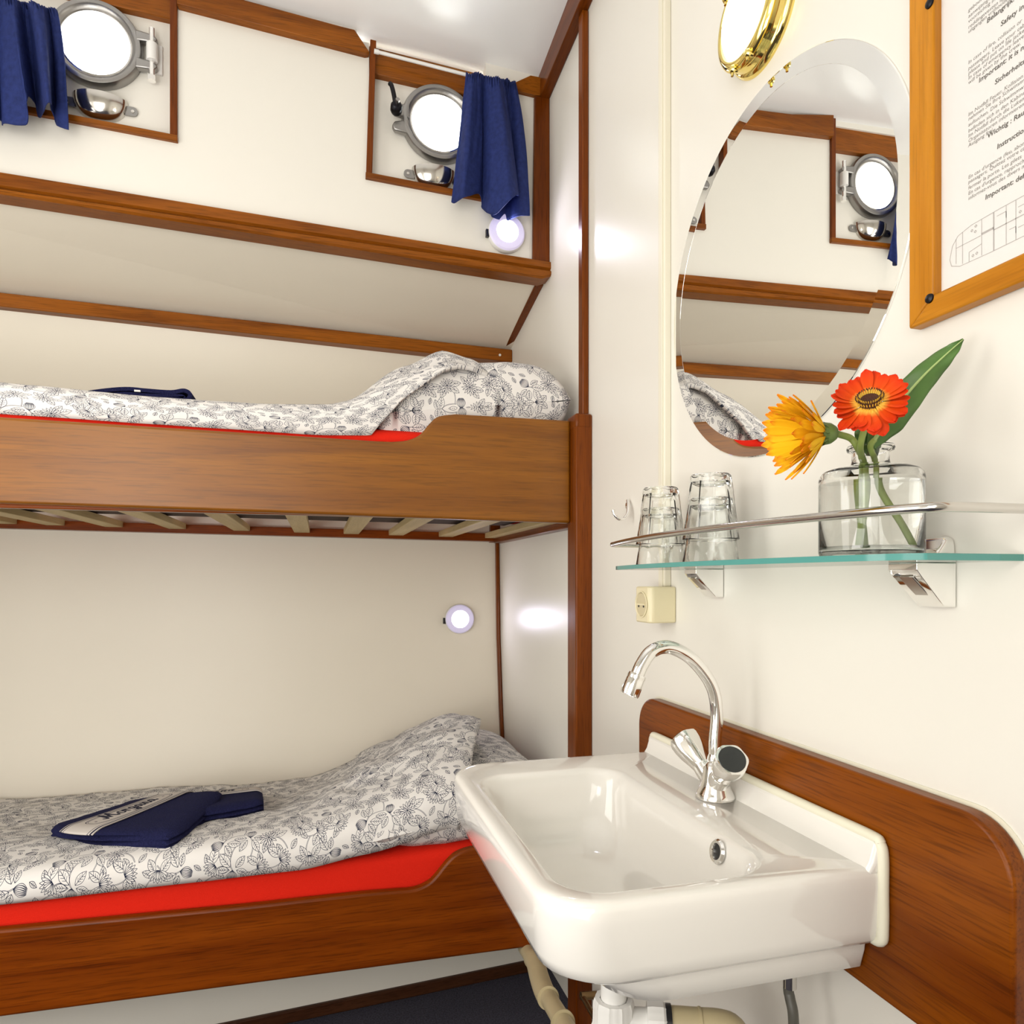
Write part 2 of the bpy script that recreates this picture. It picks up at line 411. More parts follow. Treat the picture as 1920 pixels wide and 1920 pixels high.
def prism(bm, poly, off):
    off = Vector(off); a = [bm.verts.new(p) for p in poly]; b = [bm.verts.new(Vector(p) + off) for p in poly]
    n = len(a); bm.faces.new(a[::-1]); bm.faces.new(b)
    for i in range(n): bm.faces.new([a[i], a[(i + 1) % n], b[(i + 1) % n], b[i]])
    return bm
def loft(bm, loops, cap0=True, cap1=True, closed=True):
    V = [[bm.verts.new(p) for p in L] for L in loops]; n = len(V[0])
    for a, b in zip(V, V[1:]):
        for i in range(n if closed else n - 1):
            j = (i + 1) % n; bm.faces.new([a[i], a[j], b[j], b[i]])
    if cap0: bm.faces.new(V[0][::-1])
    if cap1: bm.faces.new(V[-1])
    return bm
def frame_of(d):
    d = Vector(d).normalized(); u = Vector((0, 0, 1)) if abs(d.z) < 0.9 else Vector((1, 0, 0))
    s = d.cross(u).normalized(); return s, d.cross(s).normalized(), d
def tube(bm, pts, r, seg=14, caps=True):
    pts = [Vector(p) for p in pts]; n = len(pts); rr = [r] * n if not hasattr(r, '__len__') else r
    d0 = (pts[1] - pts[0]).normalized(); s, t, _ = frame_of(d0); loops = []
    for i, p in enumerate(pts):
        d = (pts[min(i + 1, n - 1)] - pts[max(i - 1, 0)]).normalized()
        s = (s - d * s.dot(d)).normalized(); t = d.cross(s)
        loops.append([p + (s * math.cos(k / seg * 2 * PI) + t * math.sin(k / seg * 2 * PI)) * rr[i] for k in range(seg)])
    return loft(bm, loops, caps, caps)
def smooth_path(P, n=8): return [Vector(p) for p in catmull([tuple(q) for q in P], n)]
def lathe(bm, prof, c, axis=(0, 0, 1), seg=48, rf=None, close=False):
    c = Vector(c); s, t, d = frame_of(axis); loops = []
    for r, h in prof:
        L = []
        for k in range(seg):
            a = k / seg * 2 * PI; q = max(r, 1e-5) * (rf(a, h) if rf else 1)
            L.append(c + d * h + (s * math.cos(a) + t * math.sin(a)) * q)
        loops.append(L)
    if close: loops.append(loops[0])
    return loft(bm, loops, not close, not close)
def disc(bm, r, c, axis, seg=32):
    s, t, d = frame_of(axis); c = Vector(c)
    bm.faces.new([bm.verts.new(c + (s * math.cos(k / seg * 2 * PI) + t * math.sin(k / seg * 2 * PI)) * r) for k in range(seg)]); return bm
def grid(bm, fn, nu, nv, uvf=None):
    V = [[bm.verts.new(fn(i / nu, j / nv)) for i in range(nu + 1)] for j in range(nv + 1)]
    uvl = bm.loops.layers.uv.verify() if uvf else None
    for j in range(nv):
        for i in range(nu):
            f = bm.faces.new([V[j][i], V[j][i + 1], V[j + 1][i + 1], V[j + 1][i]])
            if uvf:
                for l, (a, b) in zip(f.loops, ((i, j), (i + 1, j), (i + 1, j + 1), (i, j + 1))): l[uvl].uv = uvf(a / nu, b / nv)
    return bm
def beam(bm, A, B, hA, hB, depth, up=None):
    """board whose front face runs from A to B along its top edge, hA / hB tall, set back by depth in y"""
    A, B = Vector(A), Vector(B); d = Vector((0, depth, 0)); a2, b2 = A - Vector((0, 0, hA)), B - Vector((0, 0, hB))
    return hexa(bm, [a2, b2, b2 + d, a2 + d, A, B, B + d, A + d])
def lerp(a, b, t): return a + (b - a) * t
def ext(P, Q, x):                                        # the line P-Q carried on to a given x
    t = (x - P.x) / (Q.x - P.x); return P + (Q - P) * t
def interp(x, tab):
    if x <= tab[0][0]: return tab[0][1]
    for (a, p), (b, q) in zip(tab, tab[1:]):
        if x <= b:
            t = (x - a) / (b - a); t = t * t * (3 - 2 * t) * .5 + t * .5
            return p + (q - p) * t
    return tab[-1][1]
def sstep(a, b, x):
    t = min(max((x - a) / (b - a), 0), 1); return t * t * (3 - 2 * t)
def nz(x, y, z=0.0): return noise.noise(Vector((x, y, z)))

XL, YN, XM = -1.42, -0.72, 0.6
def zceil(x, y): return 2.452 - 0.065 * x - 0.10 * (y - 1.8)

# ------------------------------------------------------------------ the setting
b = nb(); box(b, XL, XM + .03, YN, 1.9, -.03, 0.0); struct('floor', b, 'carpet', smooth=0)
b = nb()
hexa(b, [(x, y, zceil(x, y) + dz) for dz in (0, .03) for x, y in ((XL - .03, YN - .03), (XM + .03, YN - .03), (XM + .03, 1.90), (XL - .03, 1.90))])
struct('ceiling', b, 'ceiling', smooth=0)
b = nb(); box(b, XM, XM + .03, YN, 2.42, 0, 2.75); struct('wall_right', b, 'panel', smooth=0)
b = nb(); box(b, XL - .03, XL, YN, 2.42, 0, 2.85); struct('wall_left', b, 'panel', smooth=0)
b = nb(); box(b, XL, XM, YN - .03, YN, 0, 2.85); struct('wall_near', b, 'panel', smooth=0)

# hull side: bowed lower wall, nearly level duct underside, upper wall with two openings
b = nb()
prof = [(2.22, 0.0), (2.25, .36), (2.298, .585), (2.335, .85), (2.352, 1.18), (2.30, 1.45), (2.215, 1.74), (2.19, 1.80)]
def hull_strip(bm, pr, t):
    loft(bm, [[(x, y, z) for y, z in pr] + [(x, y + t, z) for y, z in reversed(pr)] for x in (XL, XM)])
hull_strip(b, prof, .03)
struct('wall_far', b, 'cream', smooth=60)
lt0, lt1 = onY(0, 548, 2.165), onY(957, 655, 2.165)
lb0, lb1 = onY(0, 574, 2.165), onY(937, 676, 2.165)
b = nb()
e0, e1 = ext(onY(0, 363, 1.806), onY(640, 463, 1.806), XL), ext(onY(0, 363, 1.806), onY(640, 463, 1.806), XM)
g0, g1 = ext(lt0, lt1, XL), ext(lt0, lt1, XM)
hexa(b, [(XL, 1.80, e0.z + .012), (XM, 1.80, e1.z + .012), (XM, 2.23, g1.z - .003), (XL, 2.23, g0.z - .003), (XL, 1.80, e0.z + .03), (XM, 1.80, e1.z + .03), (XM, 2.23, g1.z + .02), (XL, 2.23, g0.z + .02)])
struct('wall_duct', b, 'cream', smooth=0)
def W(x, y, wz): return (x, hully(x, y), wz - .05 * x)   # the upper hull wall follows the sheer of the ship
def wbox(bm, x0, x1, y0, y1, w0, w1, lean=0.0):
    def xx(x, wz): return x + lean * (wz - w0)
    return hexa(bm, [W(xx(x, w_), y, w_) for w_, pts in ((w0, 0), (w1, 0)) for x, y in ((x0, y0), (x1, y0), (x1, y1), (x0, y1))])
LX0, LX1, RX0, RX1 = -.70, -.333, .121, .425
WB, WT = 2.079, 2.44
b = nb()
for x0, x1, w0, w1 in ((XL, XM, 1.90, WB), (XL, LX0, WB, 2.56), (LX1, .088, WB, 2.56), (.088, RX0, WB, 2.424), (RX1, XM, WB, 2.56), (LX0, LX1, WT, 2.56)):
    wbox(b, x0, x1, 1.806, 1.836, w0, w1)
struct('wall_upper', b, 'panel', smooth=0)

# portholes: recess plate with a round hole, steel tube to the open air
PORT = [(-.503, 2.300), (.303, 2.247)]
def plate_with_hole(bm, cx, cz, x0, x1, w0, w1, y, r, seg=64):
    inn, out = [], []
    for k in range(seg):
        a = 2 * PI * k / seg; cx_, cz_ = math.cos(a), math.sin(a)
        inn.append(Vector((cx + r * cx_, hully(cx + r * cx_, y), cz + r * cz_)))
        ts = []
        for lim, comp, c0 in ((x1, cx_, cx), (x0, cx_, cx)):
            if comp * (lim - c0) > 0: ts.append((lim - c0) / comp)
        for lim in (w1, w0):
            L = lim - .05 * cx - cz
            if cz_ * L > 0: ts.append(L / cz_)
        t = min(ts); xx = cx + t * cx_; out.append(Vector((xx, hully(xx, y), cz + t * cz_)))
    d = Vector((0, .10, 0))
    V = [[bm.verts.new(p) for p in L] for L in (out, inn, [p + d for p in inn], [p + d for p in out])]
    for A, B_ in zip(V, V[1:]):
        for i in range(seg): bm.faces.new([A[i], A[(i + 1) % seg], B_[(i + 1) % seg], B_[i]])
    return bm
for n, ((cx, cz), x0, x1) in enumerate(zip(PORT, (LX0, RX0), (LX1, RX1)), 1):
    win = bpy.data.objects.new('window_%d' % n, None); C.objects.link(win); win.location = (cx, 1.82, cz); win['kind'] = 'structure'
    b = nb(); plate_with_hole(b, cx, cz, x0 - .02, x1 + .02, WB - .02, WT + .02 if n == 1 else 2.405, 1.83, .078); obj('recess_panel', b, 'panel', win, smooth=30)
    ln = .0 if n == 1 else .03
    b = nb(); wbox(b, x0 - .008, x0 + .007, 1.797, 1.835, WB - .004, 2.428, ln); obj('frame_side', b, 'wood_z', win, bevel=.0015)
    b = nb(); wbox(b, x1 - .009, x1 + .007, 1.797, 1.835, WB - .004, 2.56 if n == 1 else 2.385, ln * .6); obj('frame_side', b, 'wood_z', win, bevel=.0015)
    b = nb(); wbox(b, x0 - .009, x1 + .0075, 1.796, 1.835, WB - .005, WB + .010); obj('frame_sill', b, 'wood_x', win, bevel=.0015)
    b = nb(); wbox(b, x0 + .006, x1 - .006, 1.812, 1.835, 2.353 if n == 2 else 2.372, 2.412 if n == 2 else 2.56); obj('lintel', b, 'wood_x', win, bevel=.002)
    if n == 2:
        b = nb(); wbox(b, x0 - .03, x1 + .02, 1.846, 1.87, 2.39, 2.50); obj('head_board', b, 'amber', win, bevel=.002)

# wooden trims
tn = [0]
def trim(bm, mat, **k):
    tn[0] += 1; return struct('trim_%d' % tn[0], bm, mat, **k)
YB = 1.786
P = [onY(u, v, YB, HK) for u, v in ((337, 7), (685, 98), (693, 97), (665, 55), (640, 49), (460, 0))]
P += [Vector((-.325, P[0].y, 2.475))]; P[0].x = -.325
b = nb(); prism(b, P, (0, .03, 0)); trim(b, 'wood_x', bevel=.002)                         # ceiling beam between the portholes
P = [onY(u, v, YB, HK) for u, v in ((940, 160), (962, 156), (995, 141), (1010, 144))]
P += [Vector((XM, YB, P[-1].z)), Vector((XM, YB, onY(1028, 178, YB).z)), onY(1003, 178, YB), onY(940, 162, YB)]
b = nb(); prism(b, P, (0, .03, 0)); trim(b, 'wood_x', bevel=.002)                         # its stub in the corner
b = nb()
loft(b, [[(.572, y, zceil(.57, y) + .004), (.572, y, 2.352 + .064 * (1.776 - y)), (XM, y, 2.352 + .064 * (1.776 - y)), (XM, y, zceil(.57, y) + .004)] for y in (YN, 1.80)])
trim(b, 'wood_y', bevel=.003)                                                             # along ceiling and right wall
a, c = onY(1003, 178, YB), onY(999.5, 488, YB)
b = nb(); hexa(b, [(c.x, YB, c.z), (XM, YB, c.z), (XM, 1.81, c.z), (c.x, 1.81, c.z), (a.x, YB, a.z), (XM, YB, a.z), (XM, 1.81, a.z), (a.x, 1.81, a.z)])
trim(b, 'wood_z', bevel=.003)                                                             # corner post over the ledge
# ledge with a bead under it
YL = 1.785
A0, A1 = onY(0, 323, YL, HK), onY(999, 486, YL, HK); C0, C1 = onY(0, 350, YL, HK), onY(640, 446, YL, HK); D0, D1 = onY(0, 363, YL, HK), onY(640, 463, YL, HK)
b = nb(); sec = []
for x in (XL, .575, XM):
    zt, zm, zb = ext(A0, A1, x).z, ext(C0, C1, x).z, ext(D0, D1, x).z
    if x > .59: zb += .010
    y0 = hully(x, YL)
    sec.append([(x, y0 + .03, zt), (x, y0, zt), (x, y0 - .001, zm + .003), (x, y0 + .005, zm), (x, y0 + .003, zm - .003), (x, y0 - .003, zm - .007), (x, y0 - .003, zb + .004), (x, y0 + .003, zb), (x, y0 + .05, zb)])
loft(b, sec); trim(b, 'wood_x', smooth=30)
b = nb(); t0, t1, s0, s1 = ext(lt0, lt1, XL), ext(lt0, lt1, XM), ext(lb0, lb1, XL), ext(lb0, lb1, XM)
beam(b, t0, t1, t0.z - s0.z, t1.z - s1.z, .05); lowtrim = trim(b, 'wood_x', bevel=.003)
b = nb(); lathe(b, [(.0005, 0), (.004, 0), (.004, .002), (.0015, .002)], onY(937, 666, 2.165) + Vector((0, -.001, 0)), (0, -1, 0), 20); obj('screw', b, 'whiteplastic', lowtrim)
p, q = onX(1019, 531, XM), onX(957, 656, XM); q = p + (q - p) * 1.07
b = nb(); hexa(b, [(.578, q.y, q.z), (XM, q.y, q.z), (XM, q.y, q.z + .03), (.578, q.y, q.z + .03), (.578, p.y, p.z - .006), (XM, p.y, p.z - .006), (XM, p.y, p.z + .03), (.578, p.y, p.z + .03)])
trim(b, 'wood_y', bevel=.002)                                                             # slanting strip under the duct
b = nb(); loft(b, [[(x, y - .02, z), (XM, y - .02, z), (XM, y + .01, z), (x, y + .01, z)] for x, y, z in ((.566, 2.352, 1.18), (.566, 2.30, 1.45), (.562, 2.212, 1.77))]); trim(b, 'wood_z', bevel=.002)
b = nb(); loft(b, [[(.588, y - .022, z), (XM, y - .022, z), (XM, y + .004, z), (.588, y + .004, z)] for y, z in ((2.22, .2), (2.25, .36), (2.298, .585), (2.335, .85), (2.352, 1.18))]); trim(b, 'wood_z', bevel=.006, seg=3)
b = nb(); box(b, .5836, XM, 1.502, 1.530, 1.40, 2.368); trim(b, 'wood_z', bevel=.004, seg=3)  # slim upright above the bunk post
# panel and skirting under the lower bunk
f0, f1 = Vector((-.2002, 1.7131, 0)), Vector((.5282, 1.7775, 0)); kk = (f1.y - f0.y) / (f1.x - f0.x)
def toe(x, d=0): return f0.y + kk * (x - f0.x) + d
b = nb(); hexa(b, [(x, toe(x, d), z) for z in (0, .228) for x, d in ((XL, .012), (XM, .012), (XM, .04), (XL, .04))]); struct('wall_plinth', b, 'panel', smooth=0)
b = nb(); hexa(b, [(x, toe(x, d), z) for z in (0, .03) for x, d in ((XL, .002), (XM, .002), (XM, .014), (XL, .014))]); struct('baseboard_far', b, 'darkwood', bevel=.003)

# ------------------------------------------------------------------ bunks
YBO = 1.5154
def curve_board(top, bot, x_end, name, mat, parent, thick=.022):
    P = [Vector((x_end, YBO, bot[1].z))] + [Vector((XL, YBO, ext(bot[0], bot[1], XL).z))] + top
    P[0].z = ext(bot[0], bot[1], x_end).z
    b = nb(); prism(b, P, (0, thick, 0)); return obj(name, b, mat, parent, bevel=.006, seg=3, smooth=35)
XP = .5598
postt = thing('bunk_post', 'square mahogany post carrying both bunks beside the sink', 'post', (.58, 1.5, 0))
b = nb(); box(b, XP, XM, 1.481, 1.538, 0, 1.428); obj('upright', b, 'wood_z', postt, bevel=.004, seg=3)
b = nb(); box(b, XP - .001, XM, 1.480, 1.539, 1.395, 1.4295); obj('cap', b, M['wood_z'], postt, bevel=.006, seg=3)

ub = thing('bunk_bed', 'upper bunk with an amber side board and pine slats beneath', 'bunk', (-.4, 1.5154, 1.19))
T = [onY(u, v, YBO) for u, v in ((0, 781), (640, 822), (700, 826))]
sc = smooth_path([onY(u, v, YBO) for u, v in ((735, 827.5), (763, 825), (787, 815), (803, 797), (817, 783), (832, 778), (855, 775.5))], 4)
top = [ext(T[0], T[1], XL)] + T + sc + [onY(1068, 788, YBO)]
top[-1].x = XP
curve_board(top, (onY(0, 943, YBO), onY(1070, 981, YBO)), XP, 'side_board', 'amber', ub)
b = nb(); z0, z1 = onY(0, 990, 2.30), onY(930, 1015, 2.30)
e0, e1 = ext(z0, z1, XL), ext(z0, z1, XM)
hexa(b, [(XL, 2.30, e0.z), (XM, 2.30, e1.z), (XM, 2.348, e1.z), (XL, 2.348, e0.z), (XL, 2.30, e0.z + .026), (XM, 2.30, e1.z + .026), (XM, 2.348, e1.z + .026), (XL, 2.348, e0.z + .026)])
obj('ledger', b, 'redwood', ub, bevel=.002)
b = nb(); box(b, .572, XM, 1.538, 2.30, 1.175, 1.199); obj('ledger', b, M['wood_y'], ub, bevel=.002)
b = nb(); box(b, XL, XP, 1.5374, 1.56, 1.188, 1.1995); obj('ledger', b, 'redwood', ub, bevel=.002)
for u in (-150, 8, 99, 210, 330, 452, 566, 659, 744, 838, 925):
    x = onY(u, 1000, 2.28).x; dz = -.03 * (x + .1) * .7
    b = nb(); box(b, x - .024, x + .024, 1.545, 2.325, 1.2005 + dz * .6, 1.2185 + dz * .6); obj('slat', b, 'slat', ub, bevel=.0015)
lbk = thing('bunk_bed', 'lower bunk with a dark red-brown side board, behind the sink', 'bunk', (-.4, 1.5154, .2))
T = [onY(u, v, YBO) for u, v in ((0, 1744), (461, 1700), (560, 1689), (682, 1676))]
sc = smooth_path([onY(u, v, YBO) for u, v in ((735, 1672), (777, 1668), (804, 1656), (820, 1640), (831, 1626), (852, 1604), (877, 1593), (905, 1588))], 4)
top = [ext(T[0], T[1], XL)] + T + sc + [Vector((XP, YBO, sc[-1].z + .002))]
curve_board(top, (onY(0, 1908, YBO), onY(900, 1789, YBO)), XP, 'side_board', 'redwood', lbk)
b = nb(); box(b, XL, XP, 1.5374, 2.24, .235, .255); obj('base_board', b, 'slat', lbk)

def mattress(name, label, x0, x1, y0, y1, z0, z1, slope, ysl=0.0):
    b = nb(); n = 40
    def pt(u, v):
        x = lerp(x0, x1, u); a = v * 2 * PI; e = .22
        cy, cz = math.cos(a), math.sin(a)
        y = (y0 + y1) / 2 + (y1 - y0) / 2 * math.copysign(abs(cy) ** e, cy)
        z = (z0 + z1) / 2 + (z1 - z0) / 2 * math.copysign(abs(cz) ** e, cz) + slope * x + ysl * (y - y0)
        return (x, y, z)
    loft(b, [[pt(i / n, k / 48) for k in range(48)] for i in range(n + 1)])
    o = tag(obj(name, b, 'red', smooth=60), label, 'mattress')
    b = nb(); hexa(b, [(x, y, z0 + dz + slope * x + ysl * (y - y0)) for dz in (-.0012, .002) for x, y in ((x0 + .02, y0 + .02), (x1 - .02, y0 + .02), (x1 - .02, y1 - .02), (x0 + .02, y1 - .02))])
    obj('underside', b, 'ticking', o, smooth=0, label='dark brown underside')
    return o
mattress('mattress', 'red-sheeted mattress on the upper bunk, only a red line showing', XL + .02, .575, 1.541, 2.12, 1.225, 1.390, -.008)
mattress('mattress', 'mattress in a bright red fitted sheet on the lower bunk', XL + .02, .575, 1.541, 2.22, .275, .452, 0.02, -.06)

# bedding -----------------------------------------------------------
TILE = .29
def cloth_uv(P, nu, nv, du=0.0, dv=0.0, rot=0.0):
    """uv in metres measured along the cloth"""
    U = [[0] * (nu + 1) for _ in range(nv + 1)]
    for j in range(nv + 1):
        s = 0
        for i in range(nu + 1):
            x = P[j][i].x; U[j][i] = [x, 0]
    for i in range(nu + 1):
        s = 0
        for j in range(1, nv + 1):
            s += (P[j][i] - P[j - 1][i]).length; U[j][i][1] = s
    cr, sr = math.cos(rot), math.sin(rot)
    return lambda a, b: ((cr * U[round(b * nv)][round(a * nu)][0] - sr * U[round(b * nv)][round(a * nu)][1]) / TILE + du,
                         (sr * U[round(b * nv)][round(a * nu)][0] + cr * U[round(b * nv)][round(a * nu)][1]) / TILE + dv)
def cloth(name, fn, nu, nv, mat, thick=.010, **k):
    P = [[Vector(fn(i / nu, j / nv)) for i in range(nu + 1)] for j in range(nv + 1)]
    b = nb(); grid(b, lambda a, c: P[round(c * nv)][round(a * nu)], nu, nv, cloth_uv(P, nu, nv, **k))
    o = obj(name, b, mat, smooth=80)
    s = o.modifiers.new('thickness', 'SOLIDIFY'); s.thickness = thick; s.offset = 1
    return o

def low_duvet(u, v):
    xe_f, xe_b = .315, .40
    x_end = interp(v, [(0, .300), (.12, .330), (.45, .425), (.75, .405), (1, .385)]) + .008 * math.sin(v * 11)
    x = lerp(XL + .03, x_end, u)
    fb = interp(x, [(-1.4, .436), (-.57, .4385), (-.30, .441), (-.04, .443), (.10, .462), (.305, .5055), (.4, .515)])
    ft = interp(x, [(-1.4, .478), (-.596, .482), (-.314, .493), (-.044, .508), (.12, .535), (.28, .590), (.4, .60)])
    bk = interp(x, [(-1.4, .434), (-.52, .432), (-.156, .4265), (-.03, .428), (.164, .500), (.30, .560), (.40, .582)])
    hump = interp(x, [(-.10, 0), (-.026, .028), (.139, .075), (.24, .112), (.327, .140), (.40, .125)])
    wob = .006 * nz(x * 7, v * 4, 1.3) + .004 * nz(x * 19, v * 9, 5)
    if v < .10:                                          # hanging front edge
        t = v / .10; y = 1.536 - .010 * math.sin(t * PI) + .035 * t * t; z = lerp(fb, ft, math.sin(t * PI / 2))
        y += .010 * nz(x * 11, 2.2) * t
    else:
        t = (v - .10) / .90; y = lerp(1.571, 2.235, t)
        z = lerp(ft, bk, sstep(0, .75, t) * .6 + t * .4) + .60 * hump * (math.sin(PI * min(1, t * 1.02 + .02)) ** .8) + .006 * math.sin(min(t * 8, PI)) + wob * min(1, t * 6) * (1.0 + 1.2 * sstep(-.1, .1, x))
        fold = sstep(.0, .1, x) * .008 * math.sin((x * .55 + y) * 34 + 4 * nz(x * 3, y * 3)) * math.sin(PI * t)
        z += fold
    edge = sstep(.985, 1.0, u)
    return (x, y, z - .010 * edge)
tag(cloth('duvet', low_duvet, 190, 70, 'floral'), 'lotus print duvet on the lower bunk, under two folded towels', 'duvet')

def up_duvet(u, v):
    x_end = interp(v, [(0, .108), (.05, .16), (.12, .30), (.17, .380), (.22, .365), (.30, .335), (.42, .312), (1, .30)]) if v < 1 else .30
    x = lerp(XL + .03, x_end, u)
    fb = interp(x, [(-1.4, 1.382), (-.592, 1.3695), (-.31, 1.3655), (0.0, 1.3615), (.102, 1.3655), (.16, 1.385), (.30, 1.470), (.365, 1.507), (.4, 1.52)])
    ft = interp(x, [(-1.4, 1.436), (-.6, 1.424), (-.32, 1.414), (-.13, 1.414), (.0235, 1.423), (.06, 1.432), (.19, 1.505), (.28, 1.540), (.34, 1.530), (.4, 1.510)])
    hump = interp(x, [(-.02, 0), (.06, .012), (.19, .05), (.28, .066), (.35, .06), (.4, .05)])
    if v < .20:
        t = v / .20; y = 1.545 - .012 * math.sin(t * PI) + .03 * t * t + .004 * nz(x * 12, 7.7); z = lerp(fb, ft, math.sin(t * PI / 2) ** .9)
    else:
        t = (v - .20) / .80; y = lerp(1.575, 2.15, t)
        z = ft - .02 * t + hump * math.sin(PI * min(1, .05 + t * 1.25 if t < .76 else 1)) + .010 * math.sin(min(1, t * 6) * PI) + .006 * nz(x * 8, y * 6)
    return (x, y, z)
tag(cloth('duvet', up_duvet, 170, 50, 'floral', du=.37, dv=.2), 'lotus print duvet drawn over the pillow of the upper bunk', 'duvet')

def pillow(name, label, c, half, tilt, du, rotz=0.0, sag=0.0, ex=3.2):
    R_ = Matrix.Rotation(rotz, 3, 'Z') @ Matrix.Rotation(tilt[1], 3, 'Y') @ Matrix.Rotation(tilt[0], 3, 'X'); c = Vector(c)
    b = nb(); n = 34; uvl = b.loops.layers.uv.verify()
    def side(s):
        V = {}
        for i in range(n + 1):
            for j in range(n + 1):
                a, d = 2 * i / n - 1, 2 * j / n - 1
                pull = 1 - .07 * (1 - abs(d) ** 3) * abs(a) ** 6; pull2 = 1 - .07 * (1 - abs(a) ** 3) * abs(d) ** 6
                h = ((1 - abs(a) ** ex) * (1 - abs(d) ** ex)) ** .55
                p = Vector((a * half[0] * pull, d * half[1] * pull2, s * half[2] * h - sag * a * a + .004 * nz(a * 4 + c.x * 9, d * 4, s)))
                V[i, j] = b.verts.new(R_ @ p + c)
        UA, UB = {}, {}
        for j in range(n + 1):
            t_ = 0.0; L_ = []
            for i in range(n + 1):
                if i: t_ += (V[i, j].co - V[i - 1, j].co).length
                L_.append(t_)
            for i in range(n + 1): UA[i, j] = L_[i] - t_ / 2
        for i in range(n + 1):
            t_ = 0.0; L_ = []
            for j in range(n + 1):
                if j: t_ += (V[i, j].co - V[i, j - 1].co).length
                L_.append(t_)
            for j in range(n + 1): UB[i, j] = L_[j] - t_ / 2
        for i in range(n):
            for j in range(n):
                q = [(i, j), (i + 1, j), (i + 1, j + 1), (i, j + 1)]
                f = b.faces.new([V[k] for k in (q if s > 0 else q[::-1])])
                for l in f.loops:
                    k = next(kk_ for kk_ in q if V[kk_] is l.vert)
                    l[uvl].uv = (UA[k] / TILE + du, UB[k] / TILE + du * 1.7)
    side(1); side(-1)
    bmesh.ops.remove_doubles(b, verts=b.verts, dist=1e-5)
    return tag(obj(name, b, 'floral', smooth=80), label, 'pillow')
pillow('pillow', 'lotus print pillow in the corner of the lower bunk', (.338, 1.855, .514), (.232, .352, .086), (0.02, -.06), .21)
pillow('pillow', 'lotus print pillow with pointed corners at the head of the upper bunk', (.340, 1.715, 1.462), (.238, .172, .112), (.10, -.13), .63, ex=5.0)

# towels -----------------------------------------------------------
def towel(name, label, corners, zb, h, layers, band=None, warp=0.0, bow=0.0, bulge=0.0):
    """corners a,b,c,d round the folded cloth; band = (f0,f1,g0,g1) fractions along ab and dc"""
    A, B_, C_, D_ = [Vector((p[0], p[1], 0)) for p in corners]
    ctr = (A + B_ + C_ + D_) / 4
    bdir = ((A + B_) - (C_ + D_)).normalized()
    def at(s, t): return A.lerp(B_, s).lerp(D_.lerp(C_, s), t) + bdir * (bulge * math.sin(PI * min(max(s, 0), 1) ** .7) * (1 - t))
    zc4 = [zb(p) for p in (A, B_, C_, D_)]
    def zbed(s, t): return lerp(lerp(zc4[0], zc4[1], s), lerp(zc4[3], zc4[2], s), t)
    def topz(s, t): return zbed(s, t) + h + warp * math.sin(PI * s) * .5 + bow * (t - .5) ** 2 - .010 * (max(0, abs(2 * s - 1) - .8) / .2) ** 2 - .008 * (max(0, abs(2 * t - 1) - .8) / .2) ** 2
    e = thing(name, label, 'towel', (ctr.x, ctr.y, zb(ctr)))
    lh = h / layers
    for k in range(layers):
        b = nb(); n = 26; off = .006 * math.sin(k * 2.3 + 1)
        def ring(s, t, z): p = at(s, t); return Vector((p.x, p.y, z))
        nn = 40
        def sect(f):                                     # one loop across the layer: rounded edge
            L = []
            for q in range(nn):
                a = 2 * PI * q / nn; cs, sn = math.cos(a), math.sin(a)
                s = .5 + (.5 + off * .5) * (1 - .10 * abs(2 * f - 1) ** 9) * math.copysign(abs(cs) ** .35, cs)
                zz = math.copysign(abs(sn) ** .7, sn)
                base = topz(s, f) - h + lh * (k + .5)
                L.append(ring(s, f, base + zz * lh * .54 + .0015 * nz(s * 9 + k, f * 9, k * 3.0)))
            return L
        f0, f1 = 0 - off, 1 + off * .6
        fs = [f0 + (f1 - f0) * i / n for i in range(n + 1)]
        loft(b, [sect(f) for f in fs])
        obj('fold', b, 'terry', e, smooth=70)
    if band:
        b = nb(); f0, f1, g0, g1 = band
        def fn(u, v):
            t = lerp(-.004, 1.0, u); s = lerp(lerp(f0, f1, v), lerp(g0, g1, v), u) if band else 0
            p = at(s, t); return Vector((p.x, p.y, topz(s, t) + .0045))
        grid(b, fn, 60, 10, lambda a, c: (a, 1 - c)); o = obj('woven_band', b, 'band', e, smooth=80, label='cream woven band with dark lettering')
        s_ = o.modifiers.new('thickness', 'SOLIDIFY'); s_.thickness = .0025; s_.offset = -1
    return e
BED = [Vector(low_duvet(i / 150, j / 60)) for i in range(151) for j in range(8, 61)]
def lowbed(p): return min(BED, key=lambda q: (q.x - p.x) ** 2 + (q.y - p.y) ** 2).z + .008
towel('folded_towel', 'navy towel with the whole lettered band showing, lying nearest on the lower bunk',
      [onZ(97, 1554, .488), onZ(332, 1590, .503), onZ(424, 1503, .500), onZ(250, 1488, .498)], lambda p: lowbed(p) + (.030 if p.x > -.26 else 0), .032, 3, (.20, .48, .34, .66), warp=.010, bulge=.055)
T2C = [onZ(332, 1479, .488), onZ(365, 1556, .488), onZ(495, 1528, .490), onZ(490, 1464, .488)]
towel('folded_towel', 'navy towel half under the lettered one, nearest the wall on the lower bunk',
      T2C, lowbed, .032, 3, None, warp=.006)

